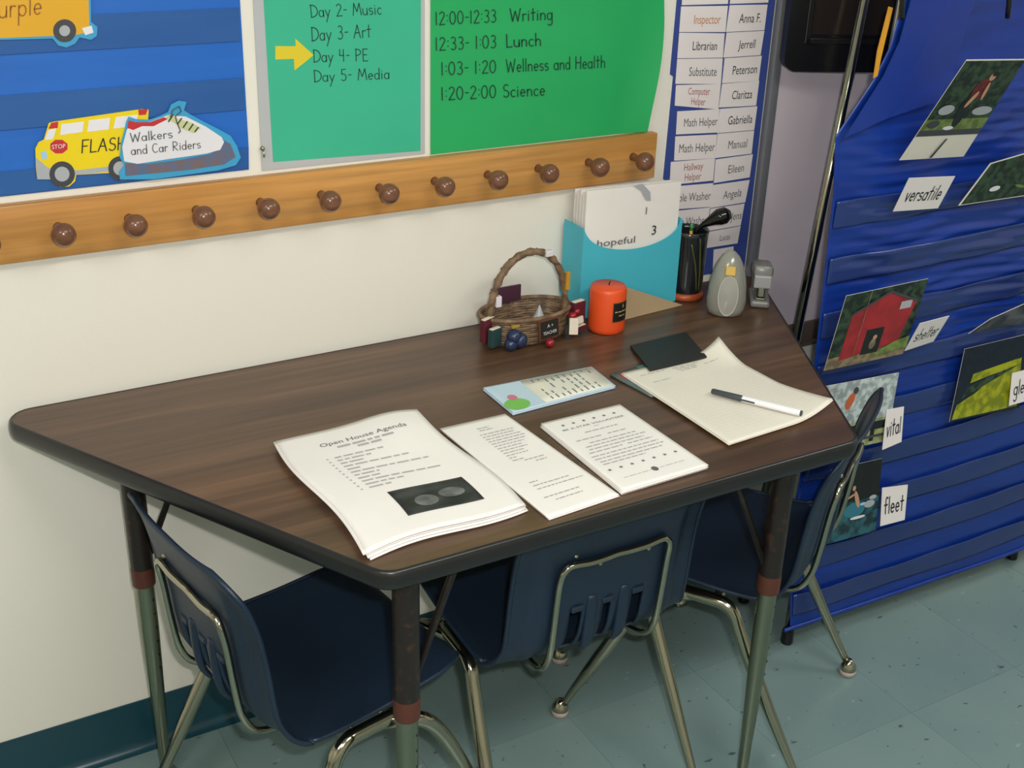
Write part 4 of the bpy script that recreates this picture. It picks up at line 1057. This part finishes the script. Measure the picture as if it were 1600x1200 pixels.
book((.084, -.052, .018), (.03, .014, .01), BKM, .3)
deco('purple_plaque', mat('plum_plaque', (74, 42, 60), .4), (-.015, .045, .066), (.062, .004, .03), 0)
for (dx, dz, r) in ((-.052, .026, .013), (-.040, .017, .014), (-.058, .012, .012)): MB().ball((dx, -.052, dz), r, 8).out('blue_ornament', BKB, bk, True)
deco('yellow_charm', mat('mustard', (170, 140, 60), .5), (-.047, -.047, .043), (.016, .006, .006), .1)
deco('white_charm', mat('white_charm_paint', (220, 216, 220), .4), (-.066, -.016, .082), (.011, .01, .02), 0, .0); deco('white_charm', mat('white_charm_paint', (220, 216, 220), .4), (.034, -.016, .157), (.016, .012, .011), .1)
deco('pencil_charm', mat('pencil_yellow', (190, 140, 40), .5), (.075, -.02, .1), (.008, .007, .034), 0)
MB().lathe([(.001, .022), (.008, .004), (.011, 0)][::-1], (.018, -.02, .04), 10).out('grey_charm', LGREY, bk)

# cardboard holder with white papers
HX0, HX1, HYF, HYB = 1.036, 1.262, -.078, -.012
ho = empty('magazine_holder', ((HX0+HX1)/2, -.045, Z0), label='turquoise cardboard holder with a scooped front standing behind the candle', cat='holder')
TURQ = mat('turquoise_card', (72, 186, 206), .5); TURQD = TURQ
zl, zr = .178, .168
ft = [(HX0, .0), (HX1, .0), (HX1, zr)]
for k in range(1, 16):
    a = math.pi*k/16; cx = (HX0+HX1)/2+.002; rx_ = (HX1-HX0)/2-.004
    ft.append((cx+rx_*math.cos(a), zr-.056*math.sin(a)**.8))
ft.append((HX0, zl))
def front(pts, y, th, name, m):
    V = [Vector((x, y, z+Z0)) for x, z in pts]
    # triangulate safely through bmesh by building as ngon
    return part(MB().slab(V, (0, 1, 0), th), name, m, ho)
# scooped panel built as strips so that the concave outline stays clean
xs = [HX0+(HX1-HX0)*i/32 for i in range(33)]
def topz(x):
    u = (x-(HX0+HX1)/2)/((HX1-HX0)/2)
    base = zl+(zr-zl)*(u+1)/2
    return base-.05*math.sqrt(max(0, 1-min(1, abs(u)/.97)**2))
mb = MB(); V = []
for y in (HYF, HYF+.002):
    for x in xs: V += [(x, y, Z0), (x, y, Z0+topz(x))]
n = len(xs)*2; Fc = []
for i in range(len(xs)-1):
    a = 2*i; Fc += [(a, a+2, a+3, a+1), (n+a, n+a+1, n+a+3, n+a+2), (a+1, a+3, n+a+3, n+a+1), (a, n+a, n+a+2, a+2)]
Fc += [(0, 1, n+1, n), (n-2, 2*n-2, 2*n-1, n-1)]
part(mb.add(V, Fc), 'front_panel', TURQ, ho)
part(MB().slab([Vector((HX0, HYF+.002, Z0)), Vector((HX0, HYB, Z0)), Vector((HX0, HYB, Z0+.178)), Vector((HX0, HYF+.002, Z0+zl))], (1, 0, 0), .002), 'side_panel', TURQ, ho)
part(MB().slab([Vector((HX1-.002, HYF+.002, Z0)), Vector((HX1-.002, HYB, Z0)), Vector((HX1-.002, HYB, Z0+.17)), Vector((HX1-.002, HYF+.002, Z0+zr))], (1, 0, 0), .002), 'side_panel', TURQ, ho)
part(MB().box(((HX0+HX1)/2, HYB+.001, Z0+.085), (HX1-HX0, .002, .17)), 'back_panel', TURQ, ho)
part(MB().box(((HX0+HX1)/2, (HYF+HYB)/2, Z0+.001), (HX1-HX0-.005, HYB-HYF-.005, .002)), 'bottom_panel', TURQ, ho)
sh_top = (.246, .244, .243, .241, .238)
ordn = ['frontmost', 'second', 'third', 'fourth', 'rearmost']
for k in range(5):
    y = HYF+.006+.011*k; x0_ = HX0+.006+.001*k; x1_ = HX1-.006-.0015*k
    zt = Z0+sh_top[k]-.004*(k % 2)
    pg = MB().slab([Vector((x0_, y, Z0+.0025)), Vector((x1_, y, Z0+.0025)), Vector((x1_+.001, y+.002, zt-.006)), Vector((x0_+.002, y+.002, zt))], (0, 1, 0), .0035).out('paper_bundle', PAPER, None,
       label='%s bundle of white papers standing in the turquoise holder' % ordn[k], cat='papers', group='papers in the turquoise holder')
    if k == 0:
        for s, a, b, hh, mm in (('hopeful', (933, 386), (992, 379), .014, INKGR),):
            pa = PY(*a, y-.0012); pb = PY(*b, y-.0012)
            write('lettering', s, quadmap(pa, pb, pa+Vector((0, 0, hh)), off=.0002), mm, pg, False)
        pa = PY(1018, 367, y-.0012); write('lettering', '3', quadmap(pa, pa+Vector((.010, 0, 0)), pa+Vector((0, 0, .019)), off=.0002), INK, pg, False)
        pa = PY(1009, 335, y-.0012); write('lettering', '1', quadmap(pa, pa+Vector((.002, 0, 0)), pa+Vector((0, 0, .015)), off=.0002), INKGR, pg, False)
        P_ = [PY(x_, y_, y-.0013) for x_, y_ in ((990, 290), (1004, 287), (1016, 300), (1017, 314), (1009, 312), (1002, 298))]
        MB().slab(P_, (0, -1, 0), .0002).out('grey_print', LGREY, pg)
# kraft flap leaning on the holder
kp = [Vector((1.118, -.116, Z0)), Vector((1.262, -.101, Z0)), Vector((1.256, -.098, Z0+.003)), Vector((1.135, -.083, Z0+.044)), Vector((1.07, -.083, Z0+.07)), Vector((1.05, -.084, Z0+.0))]
KR = mat('kraft_card', (170, 146, 112), .7)
MB().slab([Vector((1.09, -.1195, Z0)), Vector((1.262, -.103, Z0)), Vector((1.135, -.086, Z0+.052)), Vector((1.06, -.085, Z0+.075))], Vector((0, .3, .0)).normalized(), .0015).out('kraft_flap', KR, None,
   label='tan kraft cardboard piece leaning between the candle and the turquoise holder', cat='cardboard')

# pen cup with contents
cu = empty('pen_cup', (1.296, -.062, Z0), label='dark glass pen cup with an orange base behind the tape dispenser', cat='cup')
DG = mat('dark_cup_plastic', (26, 32, 34), .15, coat=.5)
MB().lathe([(.030, .006), (.033, .01), (.034, .03), (.036, .13), (.0375, .138), (.036, .139), (.034, .13), (.032, .03), (.028, .012), (.002, .011)], (0, 0, 0), 32).out('cup_body', DG, cu, True)
MB().lathe([(.034, 0), (.0375, .002), (.0375, .009), (.034, .014), (.030, .0145)], (0, 0, 0), 32).out('cup_base', mat('orange_base', (168, 76, 40), .35), cu, True)
for pts in ([(-.02, -.033, .12), (-.006, -.0345, .07), (.002, -.0335, .02)], [(-.002, -.0348, .13), (.004, -.0355, .07), (.008, -.033, .02)]):
    MB().tube(bez(pts, 5), .0016, 6).out('olive_streak', mat('olive_paint', (82, 80, 40), .4), cu, True)
pn = MB().tube([(1.286, -.075, Z0+.02), (1.276, -.090, Z0+.150)], .0032, 8).out('pencil', mat('pencil_yellow', (190, 140, 40), .5), None, True, label='thin green-topped yellow pencil standing in the dark pen cup', cat='pencil')
MB().tube([(1.2763, -.0898, Z0+.147), (1.2753, -.0913, Z0+.16)], .0034, 8).out('eraser_end', mat('green_tip', (60, 130, 80), .4), pn, True)
spn = bez([(1.292, -.06, Z0+.03), (1.301, -.063, Z0+.10), (1.311, -.068, Z0+.138), (1.331, -.077, Z0+.154), (1.350, -.084, Z0+.163), (1.368, -.09, Z0+.167)], 6)
rad = [.004+.0125*min(1, max(0, (i-13)/10))**1.1*(1 if i < 27 else max(.35, 1-(i-27)/5)) for i in range(len(spn))]
MB().tube(spn, rad, 14).out('black_brush', mat('gloss_black', (14, 14, 16), .12), None, True, label='glossy black club-shaped handle sticking out of the dark pen cup', cat='tool')

# egg-shaped tape dispenser
tdx, tdy = 1.312, -.170
td = empty('tape_dispenser', (tdx, tdy, Z0), -.62, label='glossy grey egg-shaped dispenser standing upright with a yellow tab', cat='dispenser')
GREY = mat('warm_grey_gloss', (150, 150, 140), .18, coat=.4)
pr = [(.028, 0), (.034, .003), (.037, .015), (.0375, .032), (.036, .055), (.032, .078), (.026, .098), (.017, .115), (.008, .124), (.001, .127)]
MB().lathe(pr, (0, 0, 0), 36, 1, .9).out('body', GREY, td, True)
fr_ = []
V = []
n1, n2 = 16, 10
def fp_(u, v): # raised oval front plate
    z = .045+.039*v; 
    x = .0185*u
    # radius at z
    for (r0_, z0_), (r1_, z1_) in zip(pr, pr[1:]):
        if z <= z1_: rr = r0_+(r1_-r0_)*max(0, (z-z0_)/(z1_-z0_)); break
    yy = -.9*math.sqrt(max(0, rr*rr-x*x)); return (x, yy-.0018, z)
P_ = [fp_(0, 0)]; 
for rr_ in (.33, .66, 1):
    for k in range(28): P_.append(fp_(rr_*math.cos(6.28318*k/28), rr_*math.sin(6.28318*k/28)))
Fc = [(0, 1+k, 1+(k+1) % 28) for k in range(28)]+[(1+a*28+k, 1+(a+1)*28+k, 1+(a+1)*28+(k+1) % 28, 1+a*28+(k+1) % 28) for a in (0, 1) for k in range(28)]
obj('front_plate', P_, Fc, mat('pale_grey_gloss', (166, 166, 156), .15, coat=.5), td, True)
MB().tube([Vector(p)+Vector((0, -.0002, 0)) for p in P_[57:]], .0011, 6, closed=True).out('plate_rim', mat('pale_rim', (196, 196, 188), .2), td, True)
yt = MB().box((0, 0, 0), (.019, .006, .018), bev=.0012); Rm = Matrix.Rotation(-.3, 3, 'X'); yt.v = [tuple(Rm @ Vector(v)+Vector((0, -.0275, .094))) for v in yt.v]
yt.out('yellow_tab', mat('amber_plastic', (206, 166, 50), .35), td)
# stapler seen end-on
sp_ = empty('stapler', (1.402, -.165, Z0), -.66, label='small grey stapler seen end-on beside the grey dispenser', cat='stapler')
SG = mat('stapler_grey', (134, 134, 130), .3); SL = mat('stapler_pale', (168, 168, 168), .35)
MB().box((0, .02, .007), (.038, .085, .014), bev=.005).out('base', SG, sp_)
MB().box((0, -.008, .017), (.02, .02, .005), bev=.002).out('anvil', CHROME, sp_)
MB().box((0, .012, .036), (.014, .06, .03), bev=.002).out('magazine', CHROMED, sp_)
MB().box((0, .055, .035), (.03, .02, .05), bev=.004).out('hinge_block', SG, sp_)
up = MB().box((0, 0, 0), (.038, .085, .026), bev=.008); Rm = Matrix.Rotation(-.18, 3, 'X'); up.v = [tuple(Rm @ Vector(v)+Vector((0, .022, .066))) for v in up.v]; shade_auto(up.out('upper_arm', SG, sp_), 40)
MB().box((0, -.0215, .055), (.034, .012, .026), bev=.003).out('front_block', SL, sp_)
